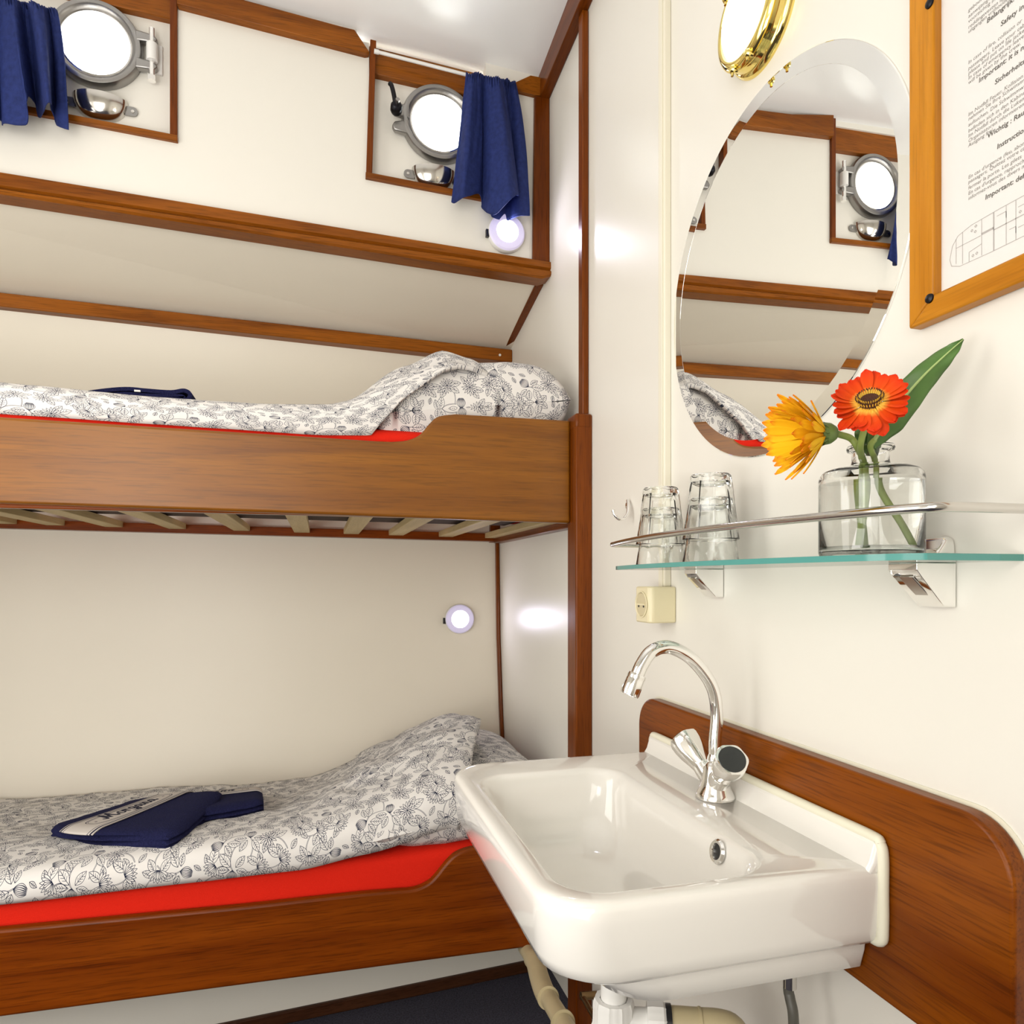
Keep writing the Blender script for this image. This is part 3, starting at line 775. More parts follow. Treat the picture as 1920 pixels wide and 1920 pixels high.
# ------------------------------------------------------------------ portholes and drip cups
def porthole(label, cx, cz, side):
    c = Vector((cx, hully(cx, 1.83), cz)); t = thing('porthole', label, 'porthole', c, 'portholes in the hull wall'); del t['group']
    ax = (0, -1, 0)
    b = nb(); lathe(b, [(.078, .002), (.098, .002), (.0995, .008), (.099, .020), (.096, .026), (.090, .028), (.086, .027), (.083, .022), (.0775, .020), (.0765, -.02), (.078, -.02)], c, ax, 72, close=True); obj('ring', b, 'alu', t)
    b = nb(); lathe(b, [(.0765, -.004), (.0765, -.012)], c, ax, 48); obj('pane', b, 'windowglass', t)
    b = nb(); lathe(b, [(.0785, .012), (.0785, .0185), (.0735, .0195), (.0725, .012)], c, ax, 64, close=True); obj('gasket', b, 'steel', t)
    q = c + Vector((0, -.018, 0))
    if side > 0:                                         # hinge with pin and white sleeve
        for dz in (.030, -.034):
            b = nb(); P = [q + Vector((.085, 0, dz - .010)), q + Vector((.124, .001, dz - .009)), q + Vector((.133, .001, dz)), q + Vector((.124, .001, dz + .009)), q + Vector((.085, 0, dz + .014))]
            prism(b, [p + Vector((0, -.010, 0)) for p in P], (0, .018, 0)); obj('hinge_lug', b, 'alu', t, bevel=.003)
        b = nb(); tube(b, [q + Vector((.120, -.004, -.066)), q + Vector((.120, -.004, .056))], .0065, 14); obj('hinge_pin', b, 'chrome', t)
        b = nb(); tube(b, [q + Vector((.1205, -.005, -.022)), q + Vector((.1205, -.005, .019))], .0125, 18); obj('sleeve', b, 'whiteplastic', t, bevel=.001)
        b = nb(); lathe(b, [(.0005, 0), (.009, 0), (.009, .012), (.0005, .012)], q + Vector((.120, -.004, -.068)), (0, 0, 1), 6); obj('nut', b, 'chrome', t, smooth=20)
        b = nb(); box(b, q.x + .105, q.x + .140, q.y + .010, q.y + .020, q.z - .04, q.z + .03); obj('hinge_plate', b, 'whiteplastic', t, bevel=.002)
    else:                                                # dog bolt with its swung handle
        for dz in (.012, -.030):
            b = nb(); P = [q + Vector((-.080, 0, dz - .016)), q + Vector((-.118, 0, dz - .011)), q + Vector((-.124, 0, dz)), q + Vector((-.118, 0, dz + .011)), q + Vector((-.080, 0, dz + .022))]
            prism(b, [p + Vector((0, -.008, 0)) for p in P], (0, .016, 0)); obj('dog_lug', b, 'alu', t, bevel=.003)
        n_ = q + Vector((-.115, -.022, .004))
        b = nb(); lathe(b, [(.0005, -.012), (.012, -.012), (.015, -.006), (.015, .008), (.011, .014), (.0005, .014)], n_, (0, -1, .25), 24); obj('dog_nut', b, 'darkmetal', t)
        b = nb(); tube(b, [n_ + Vector((0, .02, 0)), n_ + Vector((.001, -.024, .008))], .0055, 12); obj('bolt', b, 'alu', t)
        b = nb(); tube(b, smooth_path([n_ + Vector((-.002, 0, .006)), n_ + Vector((-.006, -.006, .026)), n_ + Vector((-.012, -.004, .052)), n_ + Vector((-.016, 0, .060))], 6), .0058, 12); obj('dog_handle', b, 'darkmetal', t)
    return t
porthole('round aluminium porthole with hinge, partly behind the far left curtain', PORT[0][0], PORT[0][1], 1)
porthole('round aluminium porthole with dog handle, partly behind the curtain near the corner', PORT[1][0], PORT[1][1], -1)
def cup(label, cx, zt, wd):
    y = hully(cx, 1.829); c = Vector((cx, y, zt)); t = thing('drip_cup', label, 'drip cup', c)
    b = nb(); r = wd / 2
    def bowl(rr, dep, yo):
        L = []
        for j in range(15):
            f = j / 14; th = f * PI / 2
            L.append([c + Vector((math.cos(a) * rr * math.cos(th) ** .75, -math.sin(a) * rr * .62 * math.cos(th) ** .75 - yo, -dep * math.sin(th))) for a in [PI * k / 28 for k in range(29)]])
        return L
    for L in (bowl(r, .052, 0), bowl(r - .002, .050, 0)): loft(b, L, False, False, closed=False)
    obj('bowl', b, 'steel', t, smooth=60, recalc=False)
    for s_ in (-1, 1):
        p = c + Vector((s_ * (r + .010), -.002, -.018))
        cap = [Vector((p.x + s_ * .011 * math.cos(a), p.y, p.z + .011 * math.sin(a))) for a in [-PI / 2 + PI * k / 12 for k in range(13)]]
        b = nb(); prism(b, cap + [Vector((p.x - s_ * .016, p.y, p.z + .011)), Vector((p.x - s_ * .016, p.y, p.z - .011))], (0, -.003, 0)); tb = obj('tab', b, 'alu', t)
        b = nb(); lathe(b, [(.0005, 0), (.0042, 0), (.0038, .0012), (.0005, .0016)], p + Vector((0, -.003, 0)), (0, -1, 0), 14); obj('screw', b, 'steel', tb)
    return t
cup('stainless half-round drip cup under the hinged porthole', -.497, 2.180, .118)
cup('stainless half-round drip cup under the porthole with the dog handle', .290, 2.128, .116)

# ------------------------------------------------------------------ curtains and rod
def curtain(label, cols, yf, nsub=8, sags=None):
    """cols: (u_top, v_top, u_bottom, v_bottom, y offset)"""
    P0, P1 = [], []
    for ut, vt, ub_, vb, yo in cols:
        P0.append(onY(ut, vt, yf + yo * 1.1, HK)); P1.append(onY(ub_, vb, yf + yo * 2.1 - .010, HK))
    a, c = smooth_path(P0, nsub), smooth_path(P1, nsub)
    n = len(a) - 1; m = 36
    def fn(s, t):
        i = round(s * n); p = a[i].lerp(c[i], t)
        p.y += -.006 * math.sin(t * PI) + .0022 * nz(i * .35, t * 5, 2.0) + .004 * math.sin(i * 1.9) * max(0, 1 - t * 9)
        p.y += (.011 * math.sin(s * 2 * PI * 3.6 + .8) + .005 * math.sin(s * 2 * PI * 8.3)) * (.35 + .65 * t)
        bl = math.sin(PI * t ** .8)
        p.x += (.010 if s > .6 else -.002) * bl * (s - .3)
        return p
    b = nb(); grid(b, fn, n, m)
    t = thing('curtain', label, 'curtain', (a[0] + c[0]) / 2)
    o = obj('cloth', b, 'navy', t, smooth=80)
    s_ = o.modifiers.new('thickness', 'SOLIDIFY'); s_.thickness = .0022
    return t
curtain('navy curtain bunched on the white rod near the corner post',
        [(874, 133, 847, 376, .0), (884, 139, 862, 374, -.012), (892, 137, 880, 369, -.004), (902, 142, 898, 370, .010), (908, 141, 908, 388, .004), (918, 144, 925, 402, -.016), (928, 147, 946, 388, -.022), (936, 148, 968, 367, -.020), (944, 149, 972, 366, -.004), (946, 150, 958, 374, .006), (950, 151, 930, 392, .010), (953, 152, 921, 408, .012), (957, 152, 945, 410, .006), (962, 154, 970, 407, .000), (966, 155, 992, 407, .004)], 1.768)
curtain('navy curtain at the far left edge, half over the hinged porthole',
        [(-70, -22, -62, 215, .004), (-48, -16, -40, 232, -.012), (-26, -14, -18, 226, -.006), (-10, -10, 4, 230, .006), (4, -6, 3, 228, -.006), (16, -4, 50, 231, -.014), (30, 2, 56, 190, -.006), (40, 4, 64, 192, .012), (50, 4, 70, 214, .012), (62, 6, 92, 203, -.016), (76, 12, 96, 196, -.020), (86, 14, 94, 205, .002), (94, 16, 110, 238, .004), (108, 20, 131, 247, .002)], 1.768)
rd = thing('curtain_rod', 'thin white curtain rod over the porthole nearest the corner', 'curtain rod', onY(706, 97, 1.788, HK))
p, q = onY(706, 97, 1.788, HK), onY(873, 140, 1.788, HK); q = p + (q - p) * 1.36
b = nb(); tube(b, [p, q], .0042, 12); obj('tube', b, 'whiteplastic', rd)
b = nb(); lathe(b, [(.0005, -.006), (.0055, -.006), (.0055, .006), (.0005, .006)], p, q - p, 16); obj('end_cap', b, 'whiteplastic', rd)

# ------------------------------------------------------------------ reading lights
def reading_light(label, c, nrm):
    c = Vector(c); t = thing('reading_light', label, 'reading light', c)
    b = nb(); lathe(b, [(.0005, 0), (.047, 0), (.050, .004), (.050, .014), (.0485, .018), (.046, .019), (.0005, .019)], c, nrm, 48); obj('housing', b, 'whiteplastic', t)
    b = nb(); lathe(b, [(.047, .016), (.0485, .021), (.045, .025), (.030, .027), (.029, .024)], c, nrm, 48, close=True); obj('lens_ring', b, 'ledlens', t)
    b = nb(); lathe(b, [(.030, .020), (.029, .027), (.022, .031), (.010, .033), (.0005, .0335)], c, nrm, 40); obj('lens', b, 'ledcore', t, label='glowing frosted lens')
    l = bpy.data.lights.new('reading_lamp', 'AREA'); l.shape = 'DISK'; l.size = .055; l.energy = .30; l.color = (.84, .80, 1.0)
    lo = bpy.data.objects.new('reading_lamp', l); lo.location = c + Vector(nrm) * .036; lo.rotation_euler = Vector(nrm).to_track_quat('-Z', 'Y').to_euler(); C.objects.link(lo)
    p = c + Vector((-.050, -.010, -.006))
    b = nb(); box(b, p.x - .006, p.x + .003, p.y - .006, p.y + .004, p.z - .010, p.z + .010); obj('switch', b, 'black', t, bevel=.001)
reading_light('round reading light glowing below the curtain by the corner post', onY(947, 442, 1.806, HK), (0, -1, 0))
reading_light('round reading light glowing on the wall of the lower bunk', Vector((.4575, 2.337, .918)), (0, -1, 0))

# ------------------------------------------------------------------ right wall: lamp, mirror, notice, trunking, socket, hook
c = Vector((XM, .8466, 1.8395)); ax = (-1, 0, 0)
lp = thing('bulkhead_lamp', 'polished brass round wall lamp above the mirror', 'lamp', c)
b = nb(); lathe(b, [(.0005, 0), (.0737, 0), (.0737, .003), (.071, .009), (.068, .011), (.067, .016), (.066, .024), (.064, .026), (.060, .026), (.060, .012), (.0005, .012)], c, ax, 72); obj('backplate', b, 'brass', lp)
b = nb(); lathe(b, [(.054, .022), (.0675, .024), (.069, .027), (.0665, .031), (.061, .034), (.057, .0335), (.0545, .030)], c, ax, 72, close=True); obj('bezel', b, 'brass', lp)
b = nb(); lathe(b, [(.0555, .026), (.0545, .031), (.048, .037), (.036, .042), (.020, .045), (.0005, .046)], c, ax, 56); obj('glass', b, 'lampglass', lp, label='glowing ribbed glass')
for an in (-1.75, -1.2, .9):
    d = Vector((0, math.cos(an), math.sin(an))); p = c + Vector((-.026, 0, 0)) + d * .067
    b = nb(); tube(b, [p, p + Vector((-.005, 0, 0))], .0035, 10)
    lathe(b, [(.0005, 0), (.0055, .001), (.006, .004), (.004, .007), (.0005, .008)], p + Vector((-.004, 0, 0)), ax, 16)
    tube(b, [p + Vector((-.007, 0, 0)), p + Vector((-.008, 0, -.010))], .0020, 8); obj('thumb_screw', b, 'brass', lp)

c = Vector((XM, .8407, 1.4825))
mr = thing('round_mirror', 'large frameless round mirror with a slanted polished rim over the glass shelf', 'mirror', c)
b = nb(); lathe(b, [(.0005, .0004), (.254, .0004), (.254, .0024), (.2335, .0034), (.0005, .0034)], c, ax, 128); obj('mirror_glass', b, 'mirror', mr, smooth=2)
b = nb(); lathe(b, [(.2335, .0032), (.2337, .0036), (.2568, .0027), (.2578, .0020), (.2578, .0004), (.254, .0004)], c, ax, 128, close=True); obj('bevel', b, 'mirror', mr, smooth=3)

nf = thing('framed_notice', 'honey wood frame round a printed safety sheet, top right', 'notice', (XM, .40, 1.308))
Y0, Y1, Z0, Z1, FW, FT = .5811, .205, 1.3081, 1.80, .030, .016
def fr(pts, mat):
    b = nb(); prism(b, [(XM - FT, y, z) for y, z in pts], (FT - .0005, 0, 0)); return obj('frame_rail', b, mat, nf, bevel=.002, smooth=30)
fr([(Y0, Z0), (Y0, Z1), (Y0 - FW, Z1 - FW), (Y0 - FW, Z0 + FW * .8)], 'honey_z')
fr([(Y1, Z0), (Y1, Z1), (Y1 + FW, Z1 - FW), (Y1 + FW, Z0 + FW * .8)], 'honey_z')
fr([(Y0, Z0), (Y1, Z0), (Y1 + FW, Z0 + FW * .8), (Y0 - FW, Z0 + FW * .8)], 'honey_y')
fr([(Y0, Z1), (Y1, Z1), (Y1 + FW, Z1 - FW), (Y0 - FW, Z1 - FW)], 'honey_y')
b = nb(); box(b, XM - .006, XM - .001, Y1 + .02, Y0 - .02, Z0 + .018, Z1 - .02); sheet = obj('sheet', b, 'paper', nf, smooth=0)
b = nb(); box(b, XM - .0105, XM - .009, Y1 + .02, Y0 - .02, Z0 + .018, Z1 - .02); obj('cover_pane', b, 'coverglass', nf, smooth=0)
for z in (1.3295, 1.6226, 1.785):
    b = nb(); s_ = Vector((XM - FT, .5552, z)); lathe(b, [(.0005, 0), (.0048, 0), (.0044, .0016), (.002, .0026), (.0005, .0028)], s_, ax, 20); scr = obj('screw', b, 'darkmetal', nf)
def text_mesh(bm, body, size, y, z, x, bold=0.0, shear=0.0):
    cu = bpy.data.curves.new('t', 'FONT'); cu.body = body; cu.size = size; cu.offset = bold; cu.shear = shear; cu.resolution_u = 2
    o = bpy.data.objects.new('t', cu); C.objects.link(o)
    bpy.context.view_layer.update()
    me = bpy.data.meshes.new_from_object(o.evaluated_get(bpy.context.evaluated_depsgraph_get()))
    T_ = Matrix(((0, 0, -1, x), (-1, 0, 0, y), (0, 1, 0, z), (0, 0, 0, 1)))
    me.transform(T_); bm.from_mesh(me)
    bpy.data.objects.remove(o); bpy.data.curves.remove(cu); bpy.data.meshes.remove(me)
XS = XM - .0062; LMY = .5215; ts = .0050
blk = [
 [(1.5902, 'gebouw en de kaarten'), (1.5844, 'aanwijzingen opvolgen'), (1.5796, 'voorzichtig met vuur en'), (1.574, 'reddingsvesten liggen'), (1.5699, 'uitgangen vrijhouden')],
 [(1.5405, 'In case of fire, collision or'), (1.5349, 'passengers. Leave your cabin'), (1.5304, 'please and put on life jackets'), (1.5258, 'In case of emergency leave by'), (1.5213, 'will be given by the crew.')],
 [(1.4911, 'Im Notfall Feuer, Kollision'), (1.4868, 'nehmen Sie Ihre Schwimmweste'), (1.4812, 'aufsuchen. Die Schwimmwesten'), (1.4756, 'befinden sich in den Kabinen'), (1.4708, 'Im Notfall durch die Luken'), (1.466, 'Organisatoren informieren'), (1.4617, 'Ausgang frei.')],
 [(1.4315, "En cas d'urgence (feu, abordage"), (1.427, 'passagers. Quittez votre cabine'), (1.4214, 'fermer la porte. Les gilets'), (1.4163, "En cas d'urgence, rapprochez"), (1.4115, 'informez-vous des divers moyens')]]
for L in blk:
    b = nb()
    for z, s_ in L: text_mesh(b, s_, ts, LMY, z - .0008, XS, 0.0, .12)
    obj('body_text', b, 'ink', sheet, smooth=0, recalc=False)
for s_, y, z in (('Belangrijk:', .5025, 1.5640), ('Safety instructions', .4889, 1.5506), ('Important: it is not allowed', .5106, 1.5147), ('Sicherheitsvorschriften', .4946, 1.5019), ('Wichtig : Rauchen verboten', .502, 1.4573), ('Instructions de', .4925, 1.4418), ('Important: defense de fumer', .5041, 1.4019)):
    b = nb(); text_mesh(b, s_, .0064, y, z, XS, .00012, .1); obj('heading_text', b, 'inkbold', sheet, smooth=0, recalc=False)
def ribbon(bm, pts, wd):
    for (y0, z0), (y1, z1) in zip(pts, pts[1:]):
        d = Vector((0, y1 - y0, z1 - z0)); L = d.length
        if L < 1e-6: continue
        nn = Vector((0, -d.z, d.y)) / L * wd / 2
        p, q = Vector((XS, y0, z0)), Vector((XS, y1, z1))
        bm.faces.new([bm.verts.new(v) for v in (p + nn, q + nn, q - nn, p - nn)])
b = nb(); yc, zc, hl = .5385, 1.3690, .017
def pl(*P, wd=.0006): ribbon(b, [(yc - a, zc + c) for a, c in P], wd)
pl((.26, .017), (.05, .0175), (.02, .0165), (.006, .013), (0, .006), (-.003, -.006), (-.001, -.013), (.008, -.017), (.04, -.018), (.26, -.018))
pl((.004, .011), (.004, -.013)); pl((.011, .0145), (.011, -.016)); pl((.004, .002), (.030, .002)); pl((.031, .0165), (.031, -.017)); pl((.018, -.008), (.031, -.006)); pl((.018, -.008), (.018, -.017))
pl((.043, .0172), (.043, -.0178), wd=.0012)
for k in (.055, .064, .078, .092, .11, .13, .15): pl((k, .0172), (k, -.0178))
pl((.031, .003), (.043, .003), wd=.002); pl((.043, .001), (.26, .001), wd=.0009); pl((.046, .012), (.055, .012), (.055, .006)); pl((.058, -.006), (.064, -.006), (.064, -.012)); pl((.066, .010), (.078, .010)); pl((.066, -.008), (.078, -.008))
for yy, zz_ in ((.021, .011), (.025, .0135), (.0245, .0085), (.022, -.013), (.026, -.0125), (.068, .005)): pl((yy - .0012, zz_), (yy, zz_ + .0012), (yy + .0012, zz_), (yy, zz_ - .0012), (yy - .0012, zz_))
obj('deck_plan', b, 'inkfaint', sheet, smooth=0, recalc=False)

tr = nb(); box(tr, .5865, XM, 1.112, 1.136, 1.038, 2.40)
M['trunk'] = plain('pale_trunking', (0.80, 0.755, 0.62), 0.4)
tk = thing('cable_trunking', 'cream plastic cable trunking running down to the socket', 'cable trunking', (XM, 1.124, 1.04))
obj('cover', tr, M['trunk'], tk, bevel=.002)
b = nb(); box(b, .5845, .5866, 1.117, 1.131, 1.038, 2.40); obj('ridge', b, M['trunk'], tk, bevel=.0008)
sk = thing('power_socket', 'cream surface-mounted power socket at the end of the trunking', 'socket', (XM, 1.122, .975))
b = nb(); prism(b, [(XM, 1.094, .975), (XM, 1.152, .975), (.556, 1.152, .975), (.548, 1.146, .975), (.548, 1.100, .975), (.556, 1.094, .975)], (0, 0, .0635)); obj('box', b, M['creamplastic'], sk, bevel=.003, smooth=30)
c = Vector((.5478, 1.123, 1.007))
b = nb(); lathe(b, [(.0215, .0004), (.0235, .0006), (.0235, .0015), (.0215, .002), (.0200, -.0), (.0198, -.006), (.0200, -.0065)], c, ax, 40, close=True); obj('rim', b, M['creamplastic'], sk)
b = nb(); lathe(b, [(.0005, .0006), (.0198, .0006), (.0198, .0001), (.0005, .0001)], c, ax, 36); fc = obj('face', b, plain('socket_recess', (0.60, 0.52, 0.33), .45), sk)
b = nb(); box(b, .5455, .549, 1.108, 1.138, 1.0055, 1.0085); obj('bar', b, M['creamplastic'], sk)
for dy in (-.0095, .0095):
    b = nb(); lathe(b, [(.0005, .0012), (.0025, .0012), (.0025, .0008)], c + Vector((0, dy, -.003)), ax, 14); obj('pin_hole', b, 'black', fc)

hk = thing('coat_hook', 'small chrome J-shaped hook beside the tumblers', 'hook', onX(1178, 940, XM))
P = [onX(1177, 938, .594), onX(1178, 950, .590), onX(1177, 963, .586)]
P += [P[-1] + Vector((-.008, 0, -.010)), P[-1] + Vector((-.018, 0, -.011)), P[-1] + Vector((-.027, .002, -.003)), P[-1] + Vector((-.030, .003, .007))]
b = nb(); tube(b, smooth_path(P, 6), [.0032] * (len(smooth_path(P, 6)) - 4) + [.0034, .0037, .0039, .0036], 12); obj('hook', b, 'chrome', hk)
b = nb(); lathe(b, [(.0005, 0), (.007, 0), (.006, .004), (.0005, .006)], onX(1178, 948, XM), ax, 20); obj('base', b, 'chrome', hk)

# ------------------------------------------------------------------ glass shelf
SZ0, SZ1 = 1.0668, 1.0730
sh = thing('glass_shelf', 'bow-fronted glass shelf on two chrome brackets with a steel gallery rail', 'shelf', (XM, .78, 1.024))
def bow(y, d=0.0): return .478 - d - .036 * max(0, 1 - ((y - .785) / .30) ** 2)
fe = [(bow(y), y) for y in np.linspace(1.068, .500, 30)]
edge = [(.600, 1.083), (.494, 1.083), (.483, 1.079)] + fe + [(.484, .482), (.496, .474), (.600, .472)]
b = nb(); prism(b, [(x - .0004 if x > .59 else x + .0012, y, SZ0) for x, y in edge], (0, 0, SZ1 - SZ0)); obj('glass_pane', b, 'shelfglass', sh, smooth=30)
b = nb(); n = len(edge); e_in = [(x + .0010, y) for x, y in edge]
V = [[b.verts.new((x, y, z)) for x, y in E_] for E_, z in ((edge, SZ0 + .0002), (edge, SZ1 - .0002), (e_in, SZ1 - .0002), (e_in, SZ0 + .0002))]
for k in range(4):
    A_, B_ = V[k], V[(k + 1) % 4]
    for i in range(n - 1): b.faces.new([A_[i], A_[i + 1], B_[i + 1], B_[i]])
obj('polished_edge', b, 'glassedge', sh, smooth=30, label='teal glass edge')
RZ = 1.1105
rp = [(.600, 1.108), (.50, 1.108), (.484, 1.103)] + [(bow(y, -.001), y) for y in np.linspace(1.085, .50, 24)] + [(.486, .472), (.502, .458), (.600, .452)]
b = nb(); tube(b, smooth_path([(x, y, RZ) for x, y in rp], 3), .0043, 14); obj('gallery_rail', b, 'steel', sh)
for yy in (1.108, .452):
    b = nb(); lathe(b, [(.0005, 0), (.010, 0), (.009, .003), (.005, .005)], (XM, yy, RZ), ax, 20); obj('rail_rose', b, 'chrome', sh)
for yc_ in (.9625, .5565):
    y0, y1 = yc_ - .0175, yc_ + .0175
    b = nb(); loft(b, [[(XM - .001, y0, z), (XM - .001, y1, z), (x, y1 - i_, z), (x, y0 + i_, z)] for x, z, i_ in ((.590, 1.0232, .004), (.586, 1.0245, .002), (.5565, 1.054, .0), (.5515, 1.060, .0), (.5515, 1.0665, .0))])
    br = obj('bracket', b, 'chrome', sh, bevel=.003, seg=3)
    b = nb(); loft(b, [[(XM - .001, y0 + i_, z), (XM - .001, y1 - i_, z), (x, y1 - i_, z), (x, y0 + i_, z)] for x, z, i_ in ((.574, 1.0735, .0), (.580, 1.081, .0), (.588, 1.089, .001), (.591, 1.0935, .006))])
    obj('clamp_top', b, 'chrome', br, bevel=.003, seg=3)
    b = nb(); loft(b, [[(x, y0 + .009, z), (x, y1 - .009, z), (x + .004, y1 - .009, z), (x + .004, y0 + .009, z)] for x, z in ((.5855, 1.0262), (.5545, 1.0535))]); obj('face_rib', b, 'steel', br, bevel=.001)

# ------------------------------------------------------------------ tumblers (upside down, nested in two stacks)
def tumbler(label, x, y, z):
    """standing on its rim; facets from foot to two thirds"""
    R0, R1, Hh = .0385, .0270, .092                      # rim radius, foot radius
    nf_ = 9
    def rf(a, h):
        k = sstep(.018, .032, h) * (1 - sstep(Hh - .008, Hh - .003, h))
        m_ = (a % (2 * PI / nf_)) - PI / nf_
        return 1 - k * (1 - math.cos(PI / nf_) / math.cos(m_)) * .9
    out = [(R0, 0), (R0 + .0008, .0012)] + [(lerp(R0, R0 - .002, t), .0012 + .02 * t) for t in (.5, 1)] + [(lerp(R0 - .002, R1 + .002, t), lerp(.0212, Hh - .006, t)) for t in (.12, .25, .4, .55, .7, .85, 1)] + [(R1 + .001, Hh - .002), (R1 - .001, Hh), (R1 - .006, Hh - .0005), (R1 - .010, Hh - .002), (.0004, Hh - .002)]
    inn = [(.0004, Hh - .013), (R1 - .006, Hh - .013), (R1 - .0025, Hh - .0105)] + [(lerp(R1 - .001, R0 - .0042, t), lerp(Hh - .012, .0212, t)) for t in (.2, .5, .8, 1)] + [(R0 - .0022, .002), (R0 - .0012, .0)]
    b = nb(); lathe(b, out + inn, (x, y, z), (0, 0, 1), 72, rf, close=True)
    return tag(obj('tumbler', b, 'glass', smooth=25), label, 'glass', 'upturned tumblers on the glass shelf')
ta, tb_ = (.530, 1.018), (.532, .872)
tumbler('upturned faceted tumbler standing on the shelf under another, in the stack nearest the hook', *ta, SZ1 + .0002)
tumbler('upturned faceted tumbler on top of the stack nearest the hook', *ta, SZ1 + .0335)
tumbler('upturned faceted tumbler standing on the shelf under another, in the stack nearest the vase', *tb_, SZ1 + .0002)
tumbler('upturned faceted tumbler on top of the stack nearest the vase', *tb_, SZ1 + .0335)

# ------------------------------------------------------------------ vase with flowers
VC = Vector((.530, .574, SZ1 + .0002))
vs = thing('bottle_vase', 'squat clear glass bottle vase of water on the shelf', 'vase', VC)
R_ = .0478
out = [(.0004, .002), (R_ - .012, .0015), (R_ - .004, 0), (R_ - .001, .0012), (R_, .004), (R_, .077), (R_ - .001, .0815), (R_ - .004, .085), (R_ - .010, .0875), (.0200, .0900), (.0178, .092), (.0170, .096), (.0170, .104), (.0212, .1055), (.0220, .1080), (.0212, .1105), (.0175, .111)]
inn = [(.0148, .1095), (.0142, .105), (.0142, .094), (.0165, .0900), (.0205, .0875), (R_ - .011, .0848), (R_ - .0055, .0825), (R_ - .003, .0785), (R_ - .0025, .073), (R_ - .0025, .010), (R_ - .0055, .0060), (.0004, .0056)]
b = nb(); lathe(b, out + inn, VC, (0, 0, 1), 72, close=True); obj('bottle', b, 'vaseglass', vs, smooth=30)
b = nb(); lathe(b, [(.0004, .0046), (R_ - .0050, .0050), (R_ - .0018, .0092), (R_ - .0018, .070), (R_ - .0022, .0725), (.0004, .0722)], VC, (0, 0, 1), 64); obj('water', b, 'water', vs, smooth=40)

def petal(bm, o, d, up, L, wd, curl, cup_=0.25, nL=10, nW=4, tipr=.75):
    """petal from o along d, widest at tipr, bending towards up by curl"""
    d = Vector(d).normalized(); up = Vector(up); up = (up - d * up.dot(d)).normalized(); s = d.cross(up)
    def fn(a, t):
        ws = wd * (math.sin(PI * min(t, 1) ** 1.15 * .5 / tipr) if t < tipr else math.cos((t - tipr) / (1 - tipr) * PI / 2) ** .38) if t < 1 else wd * .12
        ws = max(ws, wd * .16)
        ang = curl * t
        q = d * (L * t * math.cos(ang * .5)) + up * (L * t * math.sin(ang * .5))
        x = (a - .5) * 2
        return Vector(o) + q + s * (x * ws * .5) + up * (cup_ * ws * .5 * x * x - .0006 * math.cos(x * PI * 2))
    grid(bm, fn, nW, nL, lambda a, t: (a, t))
rg = random.Random(11)
VW = Vector(ray(1632, 745)).normalized()                 # direction of sight at the flowers, used only to aim the blooms
RIGHT = Vector((math.cos(TH), -math.sin(TH), 0))
# red gerbera
rc = onD(1631, 752, .625); nrm = (-VW * .62 + Vector((0, 0, .74)) - RIGHT * .05).normalized()
fl = thing('gerbera_flower', 'red gerbera with a yellow ring round its dark eye, standing in the vase', 'flower', rc)
s1, s2, _ = frame_of(nrm)
b = nb()
for k in range(22):
    a = 2 * PI * k / 22 + rg.uniform(-.07, .07); d = s1 * math.cos(a) + s2 * math.sin(a)
    droop = max(0, d.dot(-VW)) ; L = .0275 * rg.uniform(.9, 1.1)
    petal(b, rc + d * .006 - nrm * .001, d + nrm * (.30 - .75 * droop * rg.uniform(.7, 1.4)), nrm, L, .0118 * rg.uniform(.9, 1.1), rg.uniform(.1, .5) - .9 * droop, .2)
for k in range(14):
    a = 2 * PI * k / 14 + rg.uniform(-.1, .1); d = s1 * math.cos(a) + s2 * math.sin(a)
    petal(b, rc + d * .006 - nrm * .003, d + nrm * (.05 - .5 * max(0, d.dot(-VW))), nrm,  .0275 * rg.uniform(.85, 1), .0118, rg.uniform(-.1, .3), .15)
o = obj('petals', b, 'redpetal', fl, smooth=80, recalc=False)
b = nb(); lathe(b, [(.0092, -.003), (.0095, .001), (.0070, .0035), (.0035, .0035), (.0005, .0025)], rc, nrm, 28); obj('eye', b, 'eye', fl)
b, b2 = nb(), nb()
for k in range(54):
    a = 2 * PI * k / 27 + (0 if k < 27 else .12); r = .0098 if k < 27 else .0078; d = s1 * math.cos(a) + s2 * math.sin(a)
    p = rc + d * r + nrm * (.0005 if k < 27 else .003)
    tube(b, [p, p + nrm * .0035 + d * .0014], [.0006, .0004], 5)
    tube(b2, [p + nrm * .0035 + d * .0014, p + nrm * .0050 + d * .0018], [.0006, .0004], 5)
obj('stamens', b, 'stamen', fl); obj('stamen_tips', b2, 'stamendark', fl)
b = nb(); lathe(b, [(.0022, -.014), (.0055, -.010), (.0085, -.004), (.0092, -.001), (.0005, -.0005)], rc, nrm, 24); obj('calyx', b, 'sepal', fl)
neck = VC + Vector((0, 0, .100))
b = nb(); tube(b, smooth_path([rc - nrm * .012, onD(1622, 800, .640), onD(1613, 838, .655), neck + Vector((-.004, .006, -.004)), VC + Vector((-.004, .008, .070)), VC + Vector((.012, .020, .035)), VC + Vector((.024, .030, .010))], 6), .0029, 12); obj('stem', b, 'stem', fl)
